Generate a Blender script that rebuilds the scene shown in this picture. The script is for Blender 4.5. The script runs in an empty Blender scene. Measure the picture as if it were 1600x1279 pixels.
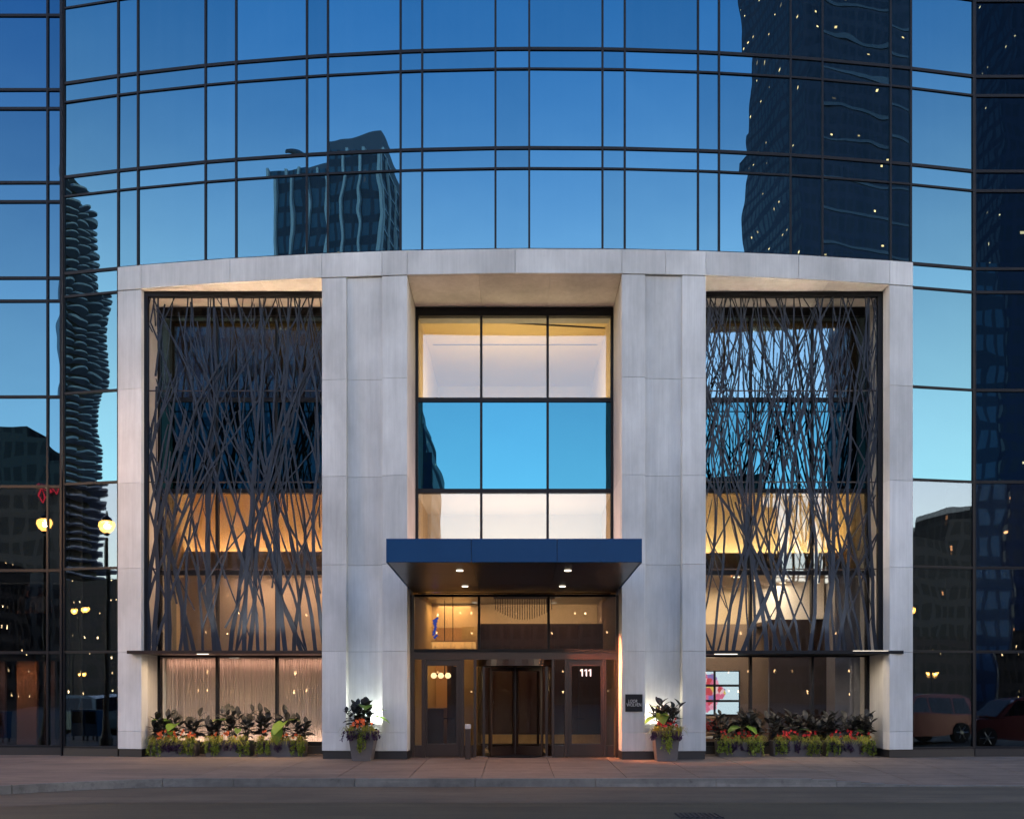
import bpy, math, random
from mathutils import Vector, Matrix
R = math.radians
rnd = random.Random(11)
scene = bpy.context.scene
C = scene.collection

# ---------------------------------------------------------------- camera
cam = bpy.data.cameras.new('camera')
camo = bpy.data.objects.new('camera', cam)
C.objects.link(camo)
camo.location = (0, 0, 1.7)
camo.rotation_euler = (R(90), 0, 0)
cam.sensor_width = 36
cam.lens = 32.625
cam.shift_x = -5 / 1600
cam.shift_y = 0.2734
cam.clip_end = 6000
scene.camera = camo
F = 1450.0

# ---------------------------------------------------------------- sky, sun, exposure
SUN_EL, SUN_ROT = R(5.0), R(0.0)            # low sun behind the hotel, dusk
world = bpy.data.worlds.new('World')
scene.world = world
world.use_nodes = True
wn = world.node_tree
sky = wn.nodes.new('ShaderNodeTexSky')
sky.sky_type = 'NISHITA'
sky.sun_disc = False
sky.sun_elevation = SUN_EL
sky.sun_rotation = SUN_ROT
sky.air_density = 1.0
sky.dust_density = 0.4
sky.ozone_density = 4.0
wn.links.new(sky.outputs[0], wn.nodes['Background'].inputs[0])
wn.nodes['Background'].inputs[1].default_value = 0.12
# dusk glow: a pale warm haze low in the sky, the same all round the horizon
tc_ = wn.nodes.new('ShaderNodeTexCoord')
sx_ = wn.nodes.new('ShaderNodeSeparateXYZ')
wn.links.new(tc_.outputs['Generated'], sx_.inputs[0])
mr_ = wn.nodes.new('ShaderNodeMapRange')
mr_.interpolation_type = 'SMOOTHERSTEP'
mr_.inputs['From Min'].default_value = 0.0
mr_.inputs['From Max'].default_value = 0.67
mr_.inputs['To Min'].default_value = 1.0
mr_.inputs['To Max'].default_value = 0.0
wn.links.new(sx_.outputs['Z'], mr_.inputs['Value'])
hz_ = wn.nodes.new('ShaderNodeBackground')
hz_.inputs[0].default_value = (0.56, 0.375, 0.18, 1)
wn.links.new(mr_.outputs[0], hz_.inputs[1])
ad_ = wn.nodes.new('ShaderNodeAddShader')
wn.links.new(wn.nodes['Background'].outputs[0], ad_.inputs[0])
wn.links.new(hz_.outputs[0], ad_.inputs[1])
wn.links.new(ad_.outputs[0], wn.nodes['World Output'].inputs[0])
sl = bpy.data.lights.new('sun', 'SUN')
sl.energy = 0.02
sl.angle = R(10)
sl.color = (1.0, 0.8, 0.6)
so = bpy.data.objects.new('sun', sl)
C.objects.link(so)
so.rotation_euler = (R(90) - SUN_EL, 0, math.pi - SUN_ROT)
EV = 3.3
LP = 2 ** (2.3 - EV)                          # lamp powers follow the exposure
K = 1.0 / 2 ** EV                            # emission that renders as 1.0
scene.view_settings.view_transform = 'Standard'
scene.view_settings.look = 'None'
scene.view_settings.exposure = EV
scene.view_settings.gamma = 1
scene.view_settings.use_curve_mapping = False
scene.render.engine = 'CYCLES'
scene.cycles.use_denoising = True
scene.cycles.max_bounces = 8
scene.cycles.transparent_max_bounces = 16
scene.cycles.sample_clamp_indirect = 4
scene.cycles.caustics_reflective = True
scene.cycles.caustics_refractive = False


# ================================================================ helpers
def P(px, py, Y):
    return ((px - 805) / F * Y, Y, 1.7 + (1077 - py) / F * Y)


def PX(px, Y):
    return (px - 805) / F * Y


X0, RAD, D = 0.74, 59.5, 22.6


def YC(x):                                    # plan curve of the facade
    return D + RAD - math.sqrt(RAD * RAD - (x - X0) ** 2)


def XC(px):                                   # where the ray of a column meets the curve
    x = PX(px, D)
    for _ in range(30):
        x = (px - 805) / F * YC(x)
    return x


class MB:
    def __init__(s):
        s.v, s.f, s.m = [], [], []

    def add(s, vs, fs, mi=0):
        o = len(s.v)
        s.v += [tuple(v) for v in vs]
        s.f += [tuple(i + o for i in f) for f in fs]
        s.m += [mi] * len(fs)
        return s

    def box(s, x0, x1, y0, y1, z0, z1, mi=0):
        return s.add([(x0, y0, z0), (x1, y0, z0), (x1, y1, z0), (x0, y1, z0),
                      (x0, y0, z1), (x1, y0, z1), (x1, y1, z1), (x0, y1, z1)],
                     [(0, 3, 2, 1), (4, 5, 6, 7), (0, 1, 5, 4), (1, 2, 6, 5), (2, 3, 7, 6), (3, 0, 4, 7)], mi)

    def bar(s, a, b, z0, z1, front, back, mi=0, taper=0.0, ch=0.0):
        """upright slab over the plan segment a-b; front/back are distances towards the street / into the house.
        front may be a pair (at z0, at z1). ch chamfers the front edges."""
        ax, ay = a
        bx, by = b
        dx, dy = bx - ax, by - ay
        L = math.hypot(dx, dy)
        tx, ty = dx / L, dy / L
        nx, ny = ty, -tx                      # towards the street (-y) when a is left of b
        f0, f1 = front if isinstance(front, tuple) else (front, front)

        def q(t, d, z):
            return (ax + tx * t + nx * d, ay + ty * t + ny * d, z)
        if ch <= 0:
            vs = [q(0, f0, z0), q(L, f0, z0), q(L, -back, z0), q(0, -back, z0),
                  q(0, f1, z1), q(L, f1, z1), q(L, -back, z1), q(0, -back, z1)]
            return s.add(vs, [(0, 3, 2, 1), (4, 5, 6, 7), (0, 1, 5, 4), (1, 2, 6, 5), (2, 3, 7, 6), (3, 0, 4, 7)], mi)
        vs = [q(0, -back, z0), q(L, -back, z0), q(L, -back, z1), q(0, -back, z1),
              q(0, f0 - ch, z0), q(L, f0 - ch, z0), q(L, f1 - ch, z1), q(0, f1 - ch, z1),
              q(ch, f0, z0 + ch), q(L - ch, f0, z0 + ch), q(L - ch, f1, z1 - ch), q(ch, f1, z1 - ch)]
        fs = [(0, 3, 2, 1), (0, 1, 5, 4), (1, 2, 6, 5), (2, 3, 7, 6), (3, 0, 4, 7),
              (4, 5, 9, 8), (5, 6, 10, 9), (6, 7, 11, 10), (7, 4, 8, 11), (8, 9, 10, 11)]
        return s.add(vs, fs, mi)

    def tube(s, pts, r, n=8, mi=0, cap=True):
        pts = [Vector(p) for p in pts]
        rs = r if isinstance(r, (list, tuple)) else [r] * len(pts)
        vs, fs = [], []
        for i, p in enumerate(pts):
            t = (pts[min(i + 1, len(pts) - 1)] - pts[max(i - 1, 0)]).normalized()
            u = t.cross(Vector((0, 0, 1)))
            if u.length < 1e-3:
                u = Vector((1, 0, 0))
            u.normalize()
            w = t.cross(u)
            for k in range(n):
                a = 2 * math.pi * k / n
                vs.append(p + (u * math.cos(a) + w * math.sin(a)) * rs[i])
        for i in range(len(pts) - 1):
            for k in range(n):
                fs.append((i * n + k, i * n + (k + 1) % n, (i + 1) * n + (k + 1) % n, (i + 1) * n + k))
        if cap:
            fs.append(tuple(range(n))[::-1])
            fs.append(tuple((len(pts) - 1) * n + k for k in range(n)))
        return s.add(vs, fs, mi)

    def lathe(s, prof, c=(0, 0, 0), n=16, mi=0):
        vs, fs = [], []
        for r, z in prof:
            for k in range(n):
                a = 2 * math.pi * k / n
                vs.append((c[0] + r * math.cos(a), c[1] + r * math.sin(a), c[2] + z))
        for i in range(len(prof) - 1):
            for k in range(n):
                fs.append((i * n + k, i * n + (k + 1) % n, (i + 1) * n + (k + 1) % n, (i + 1) * n + k))
        fs.append(tuple(range(n))[::-1])
        fs.append(tuple((len(prof) - 1) * n + k for k in range(n)))
        return s.add(vs, fs, mi)

    def mesh(s, name, mats, smooth=False):
        me = bpy.data.meshes.new(name)
        me.from_pydata(s.v, [], s.f)
        for m in (mats if isinstance(mats, (list, tuple)) else [mats]):
            me.materials.append(m)
        if any(s.m):
            me.polygons.foreach_set('material_index', s.m)
        if smooth:
            me.polygons.foreach_set('use_smooth', [True] * len(me.polygons))
        me.update()
        return me

    def build(s, name, mats, parent=None, loc=None, smooth=False):
        return put(name, s.mesh(name, mats, smooth), parent, loc)


def world_loc(o):
    v = Vector((0, 0, 0))
    while o is not None:
        v += o.location
        o = o.parent
    return v


def put(name, me, parent=None, loc=None, rot=None):
    """links a mesh; geometry given in world coordinates stays there under its parent (parents are never rotated)"""
    o = bpy.data.objects.new(name, me)
    C.objects.link(o)
    if loc is not None:
        o.location = loc
    if rot is not None:
        o.rotation_euler = rot
    if parent is not None:
        o.parent = parent
        if loc is None:
            o.location = -world_loc(parent)
    return o


def tag(o, label=None, cat=None, group=None, kind=None):
    if label:
        o['label'] = label
    if cat:
        o['category'] = cat
    if group:
        o['group'] = group
    if kind:
        o['kind'] = kind
    return o


def thing(name, label, cat, loc=(0, 0, 0), group=None):
    o = bpy.data.objects.new(name, None)
    C.objects.link(o)
    o.location = loc
    o.empty_display_size = 0.3
    return tag(o, label, cat, group)


def recentre(o):
    """moves a top-level mesh object's origin to the middle of its base"""
    me = o.data
    xs = [v.co.x for v in me.vertices]
    ys = [v.co.y for v in me.vertices]
    zs = [v.co.z for v in me.vertices]
    c = Vector(((min(xs) + max(xs)) / 2, (min(ys) + max(ys)) / 2, min(zs)))
    me.transform(Matrix.Translation(-c))
    o.location = o.location + c
    return o


# ---------------------------------------------------------------- materials
def nodes(name):
    m = bpy.data.materials.new(name)
    m.use_nodes = True
    nt = m.node_tree
    return m, nt, nt.nodes, nt.links, nt.nodes['Principled BSDF'], nt.nodes['Material Output']


def rgba(c):
    return (c[0], c[1], c[2], 1)


def mat(name, base, rough=0.6, metal=0.0, var=0.12, scale=6.0, stretch=(1, 1, 1), bump=0.0, bscale=40.0, objvar=0.0, spec=0.5, coords='Object', stains=0.0):
    m, nt, N, L, bs, out = nodes(name)
    tc = N.new('ShaderNodeTexCoord')
    mp = N.new('ShaderNodeMapping')
    mp.inputs['Scale'].default_value = stretch
    L.new(tc.outputs[coords], mp.inputs[0])
    no = N.new('ShaderNodeTexNoise')
    no.inputs['Scale'].default_value = scale
    no.inputs['Detail'].default_value = 6
    no.inputs['Roughness'].default_value = 0.6
    L.new(mp.outputs[0], no.inputs['Vector'])
    rp = N.new('ShaderNodeMapRange')
    rp.inputs['From Min'].default_value = 0.25
    rp.inputs['From Max'].default_value = 0.75
    rp.inputs['To Min'].default_value = 1 - var
    rp.inputs['To Max'].default_value = 1 + var
    L.new(no.outputs['Fac'], rp.inputs['Value'])
    val = rp.outputs[0]
    if objvar:
        oi = N.new('ShaderNodeObjectInfo')
        r2 = N.new('ShaderNodeMapRange')
        r2.inputs['To Min'].default_value = 1 - objvar
        r2.inputs['To Max'].default_value = 1 + objvar
        L.new(oi.outputs['Random'], r2.inputs['Value'])
        mu = N.new('ShaderNodeMath')
        mu.operation = 'MULTIPLY'
        L.new(val, mu.inputs[0])
        L.new(r2.outputs[0], mu.inputs[1])
        val = mu.outputs[0]
    if stains:
        g_ = N.new('ShaderNodeNewGeometry')

        def layer(kind, sc_, a, b, lo, stretch_=(1, 1, 1)):
            nonlocal val
            m2 = N.new('ShaderNodeMapping')
            m2.inputs['Scale'].default_value = stretch_
            L.new(g_.outputs['Position'], m2.inputs[0])
            t_ = N.new(kind)
            t_.inputs['Scale'].default_value = sc_
            L.new(m2.outputs[0], t_.inputs['Vector'])
            if kind == 'ShaderNodeTexNoise':
                t_.inputs['Detail'].default_value = 8
                t_.inputs['Roughness'].default_value = 0.65
            elif lo < 0:
                t_.feature = 'DISTANCE_TO_EDGE'
            q_ = N.new('ShaderNodeMapRange')
            q_.inputs['From Min'].default_value = a
            q_.inputs['From Max'].default_value = b
            q_.inputs['To Min'].default_value = abs(lo)
            q_.inputs['To Max'].default_value = 1.0
            L.new(t_.outputs[0], q_.inputs['Value'])
            k_ = N.new('ShaderNodeMath')
            k_.operation = 'MULTIPLY'
            L.new(val, k_.inputs[0])
            L.new(q_.outputs[0], k_.inputs[1])
            val = k_.outputs[0]
        layer('ShaderNodeTexNoise', 0.9, 0.38, 0.56, 1 - 0.32 * stains, (0.5, 1.2, 1))      # broad stains
        layer('ShaderNodeTexNoise', 7.0, 0.30, 0.42, 1 - 0.35 * stains)                     # small blotches
        layer('ShaderNodeTexVoronoi', 2.6, 0.06, 0.085, 1 - 0.35 * stains)                  # gum and oil spots
        layer('ShaderNodeTexNoise', 3.0, 0.44, 0.5, 1 - 0.22 * stains, (0.06, 2.5, 1))      # wheel and scrape marks
    mx = N.new('ShaderNodeVectorMath')
    mx.operation = 'SCALE'
    mx.inputs[0].default_value = base
    L.new(val, mx.inputs['Scale'])
    L.new(mx.outputs[0], bs.inputs['Base Color'])
    bs.inputs['Roughness'].default_value = rough
    bs.inputs['Metallic'].default_value = metal
    bs.inputs['Specular IOR Level'].default_value = spec
    if bump:
        n2 = N.new('ShaderNodeTexNoise')
        n2.inputs['Scale'].default_value = bscale
        n2.inputs['Detail'].default_value = 4
        L.new(mp.outputs[0], n2.inputs['Vector'])
        bp = N.new('ShaderNodeBump')
        bp.inputs['Strength'].default_value = 1
        bp.inputs['Distance'].default_value = bump
        L.new(n2.outputs['Fac'], bp.inputs['Height'])
        L.new(bp.outputs[0], bs.inputs['Normal'])
    return m


def emit(name, col, s):
    m, nt, N, L, bs, out = nodes(name)
    bs.inputs['Base Color'].default_value = rgba(tuple(c * 0.8 for c in col))
    bs.inputs['Emission Color'].default_value = rgba(col)
    bs.inputs['Emission Strength'].default_value = s
    return m


def wavy(N, L, amp, scale, shift=True):
    """slow waviness of float glass, as a bump normal; every pane has its own"""
    geo = N.new('ShaderNodeNewGeometry')
    oi = N.new('ShaderNodeObjectInfo')
    mu = N.new('ShaderNodeVectorMath')
    mu.operation = 'ADD'
    L.new(geo.outputs['Position'], mu.inputs[0])
    sc = N.new('ShaderNodeMath')
    sc.operation = 'MULTIPLY'
    sc.inputs[1].default_value = 60 if shift else 0
    L.new(oi.outputs['Random'], sc.inputs[0])
    L.new(sc.outputs[0], mu.inputs[1])
    no = N.new('ShaderNodeTexNoise')
    no.inputs['Scale'].default_value = scale
    no.inputs['Detail'].default_value = 0.6
    L.new(mu.outputs[0], no.inputs['Vector'])
    bp = N.new('ShaderNodeBump')
    bp.inputs['Strength'].default_value = 1
    bp.inputs['Distance'].default_value = amp
    L.new(no.outputs['Fac'], bp.inputs['Height'])
    return bp.outputs[0]


def coated_glass(name, tint, body=(0.01, 0.016, 0.025), refl=0.9, amp=0.006, scale=0.9):
    """mirror-coated facade glass, opaque: a dark body under a tinted mirror coat"""
    m, nt, N, L, bs, out = nodes(name)
    N.remove(bs)
    nrm = wavy(N, L, amp, scale)
    g = N.new('ShaderNodeBsdfGlossy')
    g.inputs['Roughness'].default_value = 0.0
    oi = N.new('ShaderNodeObjectInfo')
    rv_ = N.new('ShaderNodeMapRange')
    rv_.inputs['To Min'].default_value = 0.86
    rv_.inputs['To Max'].default_value = 1.10
    L.new(oi.outputs['Random'], rv_.inputs['Value'])
    tv_ = N.new('ShaderNodeVectorMath')
    tv_.operation = 'SCALE'
    tv_.inputs[0].default_value = tint
    L.new(rv_.outputs[0], tv_.inputs['Scale'])
    L.new(tv_.outputs[0], g.inputs['Color'])
    L.new(nrm, g.inputs['Normal'])
    d = N.new('ShaderNodeBsdfDiffuse')
    geo = N.new('ShaderNodeNewGeometry')
    mp = N.new('ShaderNodeMapping')
    mp.inputs['Scale'].default_value = (3.0, 3.0, 0.05)
    L.new(geo.outputs['Position'], mp.inputs[0])
    no = N.new('ShaderNodeTexNoise')
    no.inputs['Scale'].default_value = 2.5
    no.inputs['Detail'].default_value = 3
    L.new(mp.outputs[0], no.inputs['Vector'])
    cr = N.new('ShaderNodeValToRGB')
    cr.color_ramp.elements[0].position = 0.35
    cr.color_ramp.elements[0].color = rgba(body)
    cr.color_ramp.elements[1].position = 0.7
    cr.color_ramp.elements[1].color = rgba(tuple(c * 3 for c in body))
    L.new(no.outputs['Fac'], cr.inputs[0])
    L.new(cr.outputs[0], d.inputs['Color'])
    mx = N.new('ShaderNodeMixShader')
    mx.inputs[0].default_value = refl
    L.new(d.outputs[0], mx.inputs[1])
    L.new(g.outputs[0], mx.inputs[2])
    L.new(mx.outputs[0], out.inputs[0])
    return m


def clear_glass(name, refl=0.35, tint=(0.9, 0.95, 1.0), trans=(0.75, 0.78, 0.76), amp=0.003, scale=0.9):
    m, nt, N, L, bs, out = nodes(name)
    N.remove(bs)
    nrm = wavy(N, L, amp, scale)
    g = N.new('ShaderNodeBsdfGlossy')
    g.inputs['Roughness'].default_value = 0.0
    g.inputs['Color'].default_value = rgba(tint)
    L.new(nrm, g.inputs['Normal'])
    t = N.new('ShaderNodeBsdfTransparent')
    t.inputs['Color'].default_value = rgba(trans)
    lw = N.new('ShaderNodeLayerWeight')       # Schlick, the same from both sides of the pane
    lw.inputs['Blend'].default_value = 0.5
    pw = N.new('ShaderNodeMath')
    pw.operation = 'POWER'
    pw.inputs[1].default_value = 5
    L.new(lw.outputs['Facing'], pw.inputs[0])
    ad = N.new('ShaderNodeMath')
    ad.operation = 'MULTIPLY_ADD'
    ad.inputs[1].default_value = 1 - refl
    ad.inputs[2].default_value = refl
    ad.use_clamp = True
    L.new(pw.outputs[0], ad.inputs[0])
    mx = N.new('ShaderNodeMixShader')
    L.new(ad.outputs[0], mx.inputs[0])
    L.new(t.outputs[0], mx.inputs[1])
    L.new(g.outputs[0], mx.inputs[2])
    L.new(mx.outputs[0], out.inputs[0])
    return m


def tower_mat(name, wall, glass, cw, ch, lit, lit_strength, mul=0.22, sx=(0.42, 0.62), sz=(0.5, 0.68), lit_col=(1.0, 0.36, 0.13), spec=0.5):
    """a far facade: window cells cw x ch metres, a share of them lit"""
    m, nt, N, L, bs, out = nodes(name)
    geo = N.new('ShaderNodeNewGeometry')
    sp = N.new('ShaderNodeSeparateXYZ')
    L.new(geo.outputs['Position'], sp.inputs[0])

    def M(op, a, b=None, clamp=False):
        n = N.new('ShaderNodeMath')
        n.operation = op
        n.use_clamp = clamp
        for i, x in enumerate((a, b)):
            if x is None:
                continue
            if isinstance(x, (int, float)):
                n.inputs[i].default_value = x
            else:
                L.new(x, n.inputs[i])
        return n.outputs[0]
    u = M('DIVIDE', M('ADD', sp.outputs[0], sp.outputs[1]), cw)
    w = M('DIVIDE', sp.outputs[2], ch)
    fu, fw = M('FRACT', u), M('FRACT', w)
    iu, iw = M('FLOOR', u), M('FLOOR', w)
    win = M('MULTIPLY', M('MULTIPLY', M('GREATER_THAN', fu, mul), M('LESS_THAN', fu, 1 - mul * 0.4)),
            M('MULTIPLY', M('GREATER_THAN', fw, 0.28), M('LESS_THAN', fw, 0.9)))
    cx = N.new('ShaderNodeCombineXYZ')
    L.new(iu, cx.inputs[0])
    L.new(iw, cx.inputs[1])
    wh = N.new('ShaderNodeTexWhiteNoise')
    wh.noise_dimensions = '2D'
    L.new(cx.outputs[0], wh.inputs['Vector'])
    on = M('GREATER_THAN', wh.outputs['Value'], 1 - lit)
    spot = M('MULTIPLY', M('MULTIPLY', M('GREATER_THAN', fu, sx[0]), M('LESS_THAN', fu, sx[1])), M('MULTIPLY', M('GREATER_THAN', fw, sz[0]), M('LESS_THAN', fw, sz[1])))
    mx = N.new('ShaderNodeMix')
    mx.data_type = 'RGBA'
    L.new(win, mx.inputs['Factor'])
    mx.inputs['A'].default_value = rgba(wall)
    mx.inputs['B'].default_value = rgba(glass)
    L.new(mx.outputs['Result'], bs.inputs['Base Color'])
    rr = M('SUBTRACT', 0.8, M('MULTIPLY', win, 0.4))
    L.new(rr, bs.inputs['Roughness'])
    bs.inputs['Specular IOR Level'].default_value = spec * 0.35
    bs.inputs['Emission Color'].default_value = rgba(lit_col)
    var = M('MULTIPLY', M('FRACT', M('MULTIPLY', wh.outputs['Value'], 917.0)), lit_strength)
    L.new(M('MULTIPLY', M('MULTIPLY', on, spot), var), bs.inputs['Emission Strength'])
    return m


def stone_mat(name, base):
    m, nt, N, L, bs, out = nodes(name)
    geo = N.new('ShaderNodeNewGeometry')
    oi = N.new('ShaderNodeObjectInfo')

    def noise(scale, stretch, detail=5, rough=0.6):
        mp = N.new('ShaderNodeMapping')
        mp.inputs['Scale'].default_value = stretch
        L.new(geo.outputs['Position'], mp.inputs[0])
        n = N.new('ShaderNodeTexNoise')
        n.inputs['Scale'].default_value = scale
        n.inputs['Detail'].default_value = detail
        n.inputs['Roughness'].default_value = rough
        L.new(mp.outputs[0], n.inputs['Vector'])
        return n.outputs['Fac']

    def rng(v, a, b, lo, hi):
        r = N.new('ShaderNodeMapRange')
        r.inputs['From Min'].default_value = a
        r.inputs['From Max'].default_value = b
        r.inputs['To Min'].default_value = lo
        r.inputs['To Max'].default_value = hi
        L.new(v, r.inputs['Value'])
        return r.outputs[0]

    def mul(a, b):
        n = N.new('ShaderNodeMath')
        n.operation = 'MULTIPLY'
        L.new(a, n.inputs[0])
        L.new(b, n.inputs[1])
        return n.outputs[0]
    streak = noise(9.0, (1, 1, 0.035), 7, 0.72)
    fine = noise(26.0, (1, 1, 0.05), 6, 0.7)
    cloud = noise(0.8, (1, 1, 0.55), 5, 0.6)
    spots = noise(6.0, (1, 1, 1), 6, 0.7)
    v = mul(rng(streak, 0.3, 0.7, 0.91, 1.07), rng(cloud, 0.3, 0.7, 0.78, 1.18))
    v = mul(v, rng(fine, 0.3, 0.7, 0.95, 1.05))
    v = mul(v, rng(spots, 0.66, 0.78, 1.0, 0.82))
    v = mul(v, rng(oi.outputs['Random'], 0, 1, 0.90, 1.09))
    sc = N.new('ShaderNodeVectorMath')
    sc.operation = 'SCALE'
    sc.inputs[0].default_value = base
    L.new(v, sc.inputs['Scale'])
    L.new(sc.outputs[0], bs.inputs['Base Color'])
    bs.inputs['Roughness'].default_value = 0.75
    bs.inputs['Specular IOR Level'].default_value = 0.3
    bp = N.new('ShaderNodeBump')
    bp.inputs['Distance'].default_value = 0.004
    L.new(streak, bp.inputs['Height'])
    L.new(bp.outputs[0], bs.inputs['Normal'])
    return m


M_ = {}
M_['stone'] = stone_mat('stone', (0.495, 0.50, 0.485))
M_['joint'] = mat('stone_joint', (0.24, 0.235, 0.23), 0.9)
M_['dark'] = mat('dark_metal', (0.006, 0.007, 0.010), 0.5, 0.0, var=0.1, spec=0.2)
M_['bronze'] = mat('bronze_metal', (0.023, 0.0115, 0.008), 0.35, 0.1, var=0.15)
M_['screen'] = mat('screen_metal', (0.0085, 0.0150, 0.027), 0.45, 0.0, spec=0.3, var=0.15, objvar=0.3)
M_['navy'] = mat('navy_panel', (0.009, 0.047, 0.122), 0.42, 0.0, spec=0.08, var=0.06, scale=2)
M_['soffit'] = mat('soffit_panel', (0.010, 0.008, 0.008), 0.28, 0.0, spec=0.3, var=0.08)
M_['plinth'] = mat('plinth_stone', (0.012, 0.011, 0.012), 0.5)
M_['interior'] = mat('dark_interior', (0.02, 0.02, 0.024), 0.8)
M_['back'] = mat('shaft_back', (0.012, 0.013, 0.016), 0.8)
M_['glass_top'] = coated_glass('coated_glass', (0.075, 0.18, 0.23), (0.012, 0.018, 0.026), amp=0.0035)
M_['glass_wing'] = coated_glass('coated_wing_glass', (0.04, 0.11, 0.17), (0.004, 0.006, 0.01), amp=0.004)
M_['glass_low'] = clear_glass('lower_wing_glass', 0.42, (0.20, 0.27, 0.33), (0.6, 0.6, 0.6), amp=0.004)
M_['spandrel'] = coated_glass('spandrel_glass', (0.022, 0.106, 0.17), (0.004, 0.008, 0.012), amp=0.003)
M_['vision'] = clear_glass('vision_glass', 0.30, (0.22, 0.26, 0.29), (0.75, 0.76, 0.74))
M_['shop'] = clear_glass('shop_glass', 0.14, (0.5, 0.52, 0.55), (0.9, 0.9, 0.88))


# ================================================================ the hotel
hotel = thing('hotel_building', 'glass hotel tower with a pale stone portal around its entrance', 'building', (0, 24, 0))

COLS = [97, 182, 213, 319, 367, 478, 511, 625, 659, 774, 827, 942, 977, 1092, 1125, 1237, 1287, 1394, 1426, 1524]
PTS = [(XC(p), YC(XC(p))) for p in COLS]
UP = [12.44, 14.43, 14.93, 16.86, 17.35, 19.29, 19.78, 21.72, 22.21, 24.15, 24.64]
LOW = [0.22, 2.67, 4.81, 7.00, 9.34, 11.84, 12.44]
GB = 0.09                                     # the glass lies this far behind the stone curve


def seg(a, b, z0, z1, front, back, name, m, parent, ch=0.0, smooth=False):
    return MB().bar(a, b, z0, z1, front, back, ch=ch).build(name, m, parent)


# curved curtain wall over and beside the portal
bk = MB()
for a, b in zip(PTS, PTS[1:]):
    bk.bar(a, b, UP[0], UP[-1], -GB - 0.06, GB + 0.30)
for a, b in ((PTS[0], PTS[1]), (PTS[-2], PTS[-1])):
    bk.bar(a, b, 7.05, UP[0], -GB - 0.06, GB + 0.30)
cw = bk.build('curtain_wall', M_['back'], hotel)
cw['label'] = 'curved blue mirror glass wall above the stone portal'


def pane(a, b, z0, z1, m, parent, d=GB, ch=0.004, jit=0.0022):
    """a pane of its own; set very slightly out of true, as glazed panes are"""
    w = math.hypot(b[0] - a[0], b[1] - a[1])
    j = [rnd.uniform(-jit, jit) for _ in range(2)]
    ax, ay = a
    bx, by = b
    tx, ty = (bx - ax) / w, (by - ay) / w
    nx, ny = ty, -tx
    a2 = (ax - nx * j[0] * w, ay - ny * j[0] * w)
    b2 = (bx + nx * j[0] * w, by + ny * j[0] * w)
    h = z1 - z0
    return MB().bar(a2, b2, z0, z1, (-d + j[1] * h, -d - j[1] * h), d + 0.03).build('pane', m, parent)


for i, (a, b) in enumerate(zip(PTS, PTS[1:])):
    zs = UP if 0 < i < len(PTS) - 2 else LOW[:-1] + UP
    for z0, z1 in zip(zs, zs[1:]):
        low = z1 < 6.9 + 0.2
        pane(a, b, z0 + 0.02, z1 - 0.02, M_['glass_low'] if z1 < 7.1 else M_['glass_top'], cw)
for i, p in enumerate(PTS):
    side = i in (0, 1, len(PTS) - 2, len(PTS) - 1)
    q = PTS[i + 1] if i + 1 < len(PTS) else PTS[i - 1]
    s = 1 if i + 1 < len(PTS) else -1
    dx, dy = (q[0] - p[0]) * s, (q[1] - p[1]) * s
    L = math.hypot(dx, dy)
    h = 0.024
    seg((p[0] - dx / L * h, p[1] - dy / L * h), (p[0] + dx / L * h, p[1] + dy / L * h),
        0.2 if side else UP[0], UP[-1], -GB + 0.035, GB + 0.12, 'mullion', M_['dark'], cw)
for k, z in enumerate(UP):
    t = 0.036 if k % 2 == 0 else 0.024
    m = MB()
    for a, b in zip(PTS, PTS[1:]):
        m.bar(a, b, z - t, z + t, -GB + 0.030, GB + 0.10)
    m.build('transom', M_['dark'], cw)
for z in LOW[:-1]:
    for a, b in ((PTS[0], PTS[1]), (PTS[-2], PTS[-1])):
        seg(a, b, z - 0.03, z + 0.03, -GB + 0.030, GB + 0.10, 'transom', M_['dark'], cw)
for a, b in ((PTS[0], PTS[1]), (PTS[-2], PTS[-1])):
    seg(a, b, 0, 0.19, -GB + 0.05, GB + 0.15, 'plinth', M_['plinth'], hotel)

# flat wings
YW = 24.25


def wing(xs, y, zs, label, m_hi):
    w = MB()
    w.box(xs[0], xs[-1], y + 0.12, y + 0.35, 7.05, zs[-1])
    o = w.build('side_curtain_wall', M_['back'], hotel)
    o['label'] = label
    for xa, xb in zip(xs, xs[1:]):
        for z0, z1 in zip(zs, zs[1:]):
            pane((xa, y), (xb, y), z0 + 0.02, z1 - 0.02, M_['glass_low'] if z1 < 7.05 else m_hi, o, d=0.0)
    for x in xs:
        MB().box(x - 0.026, x + 0.026, y - 0.04, y + 0.1, 0.2, zs[-1]).build('mullion', M_['dark'], o)
    for k, z in enumerate(zs):
        t = 0.036
        MB().box(xs[0], xs[-1], y - 0.035, y + 0.09, z - t, z + t).build('transom', M_['dark'], o)
    MB().box(xs[0], xs[-1], y - 0.05, y + 0.2, 0, 0.19).build('plinth', M_['plinth'], hotel)
    return o


WZ = [0.22, 2.67, 4.81, 7.00, 9.34, 11.84, 12.44, 14.43, 14.93, 16.86, 17.35, 19.29, 19.78, 21.72, 22.21, 24.15, 24.64]
wl = wing([-26.3, -24.5, -24.0, -22.2, -21.7, -19.9, -19.4, -17.6, -17.1, -15.3, -14.8, -12.21, -11.86], YW, WZ,
          'flat mirror glass wing left of the curved wall', M_['glass_wing'])
YR = YC(PTS[-1][0]) + GB + 0.02
wr = wing([PTS[-1][0] + 0.03, 13.6, 15.4, 15.9, 17.7, 18.2, 20.0, 20.5, 22.3, 24.1], YR, WZ,
          'flat mirror glass wing right of the curved wall', M_['glass_wing'])
MB().box(PTS[0][0] - 0.05, PTS[0][0] - 0.02, PTS[0][1] + 0.02, YW - 0.045, 0, UP[-1]).build('corner_post', M_['dark'], hotel)

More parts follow.
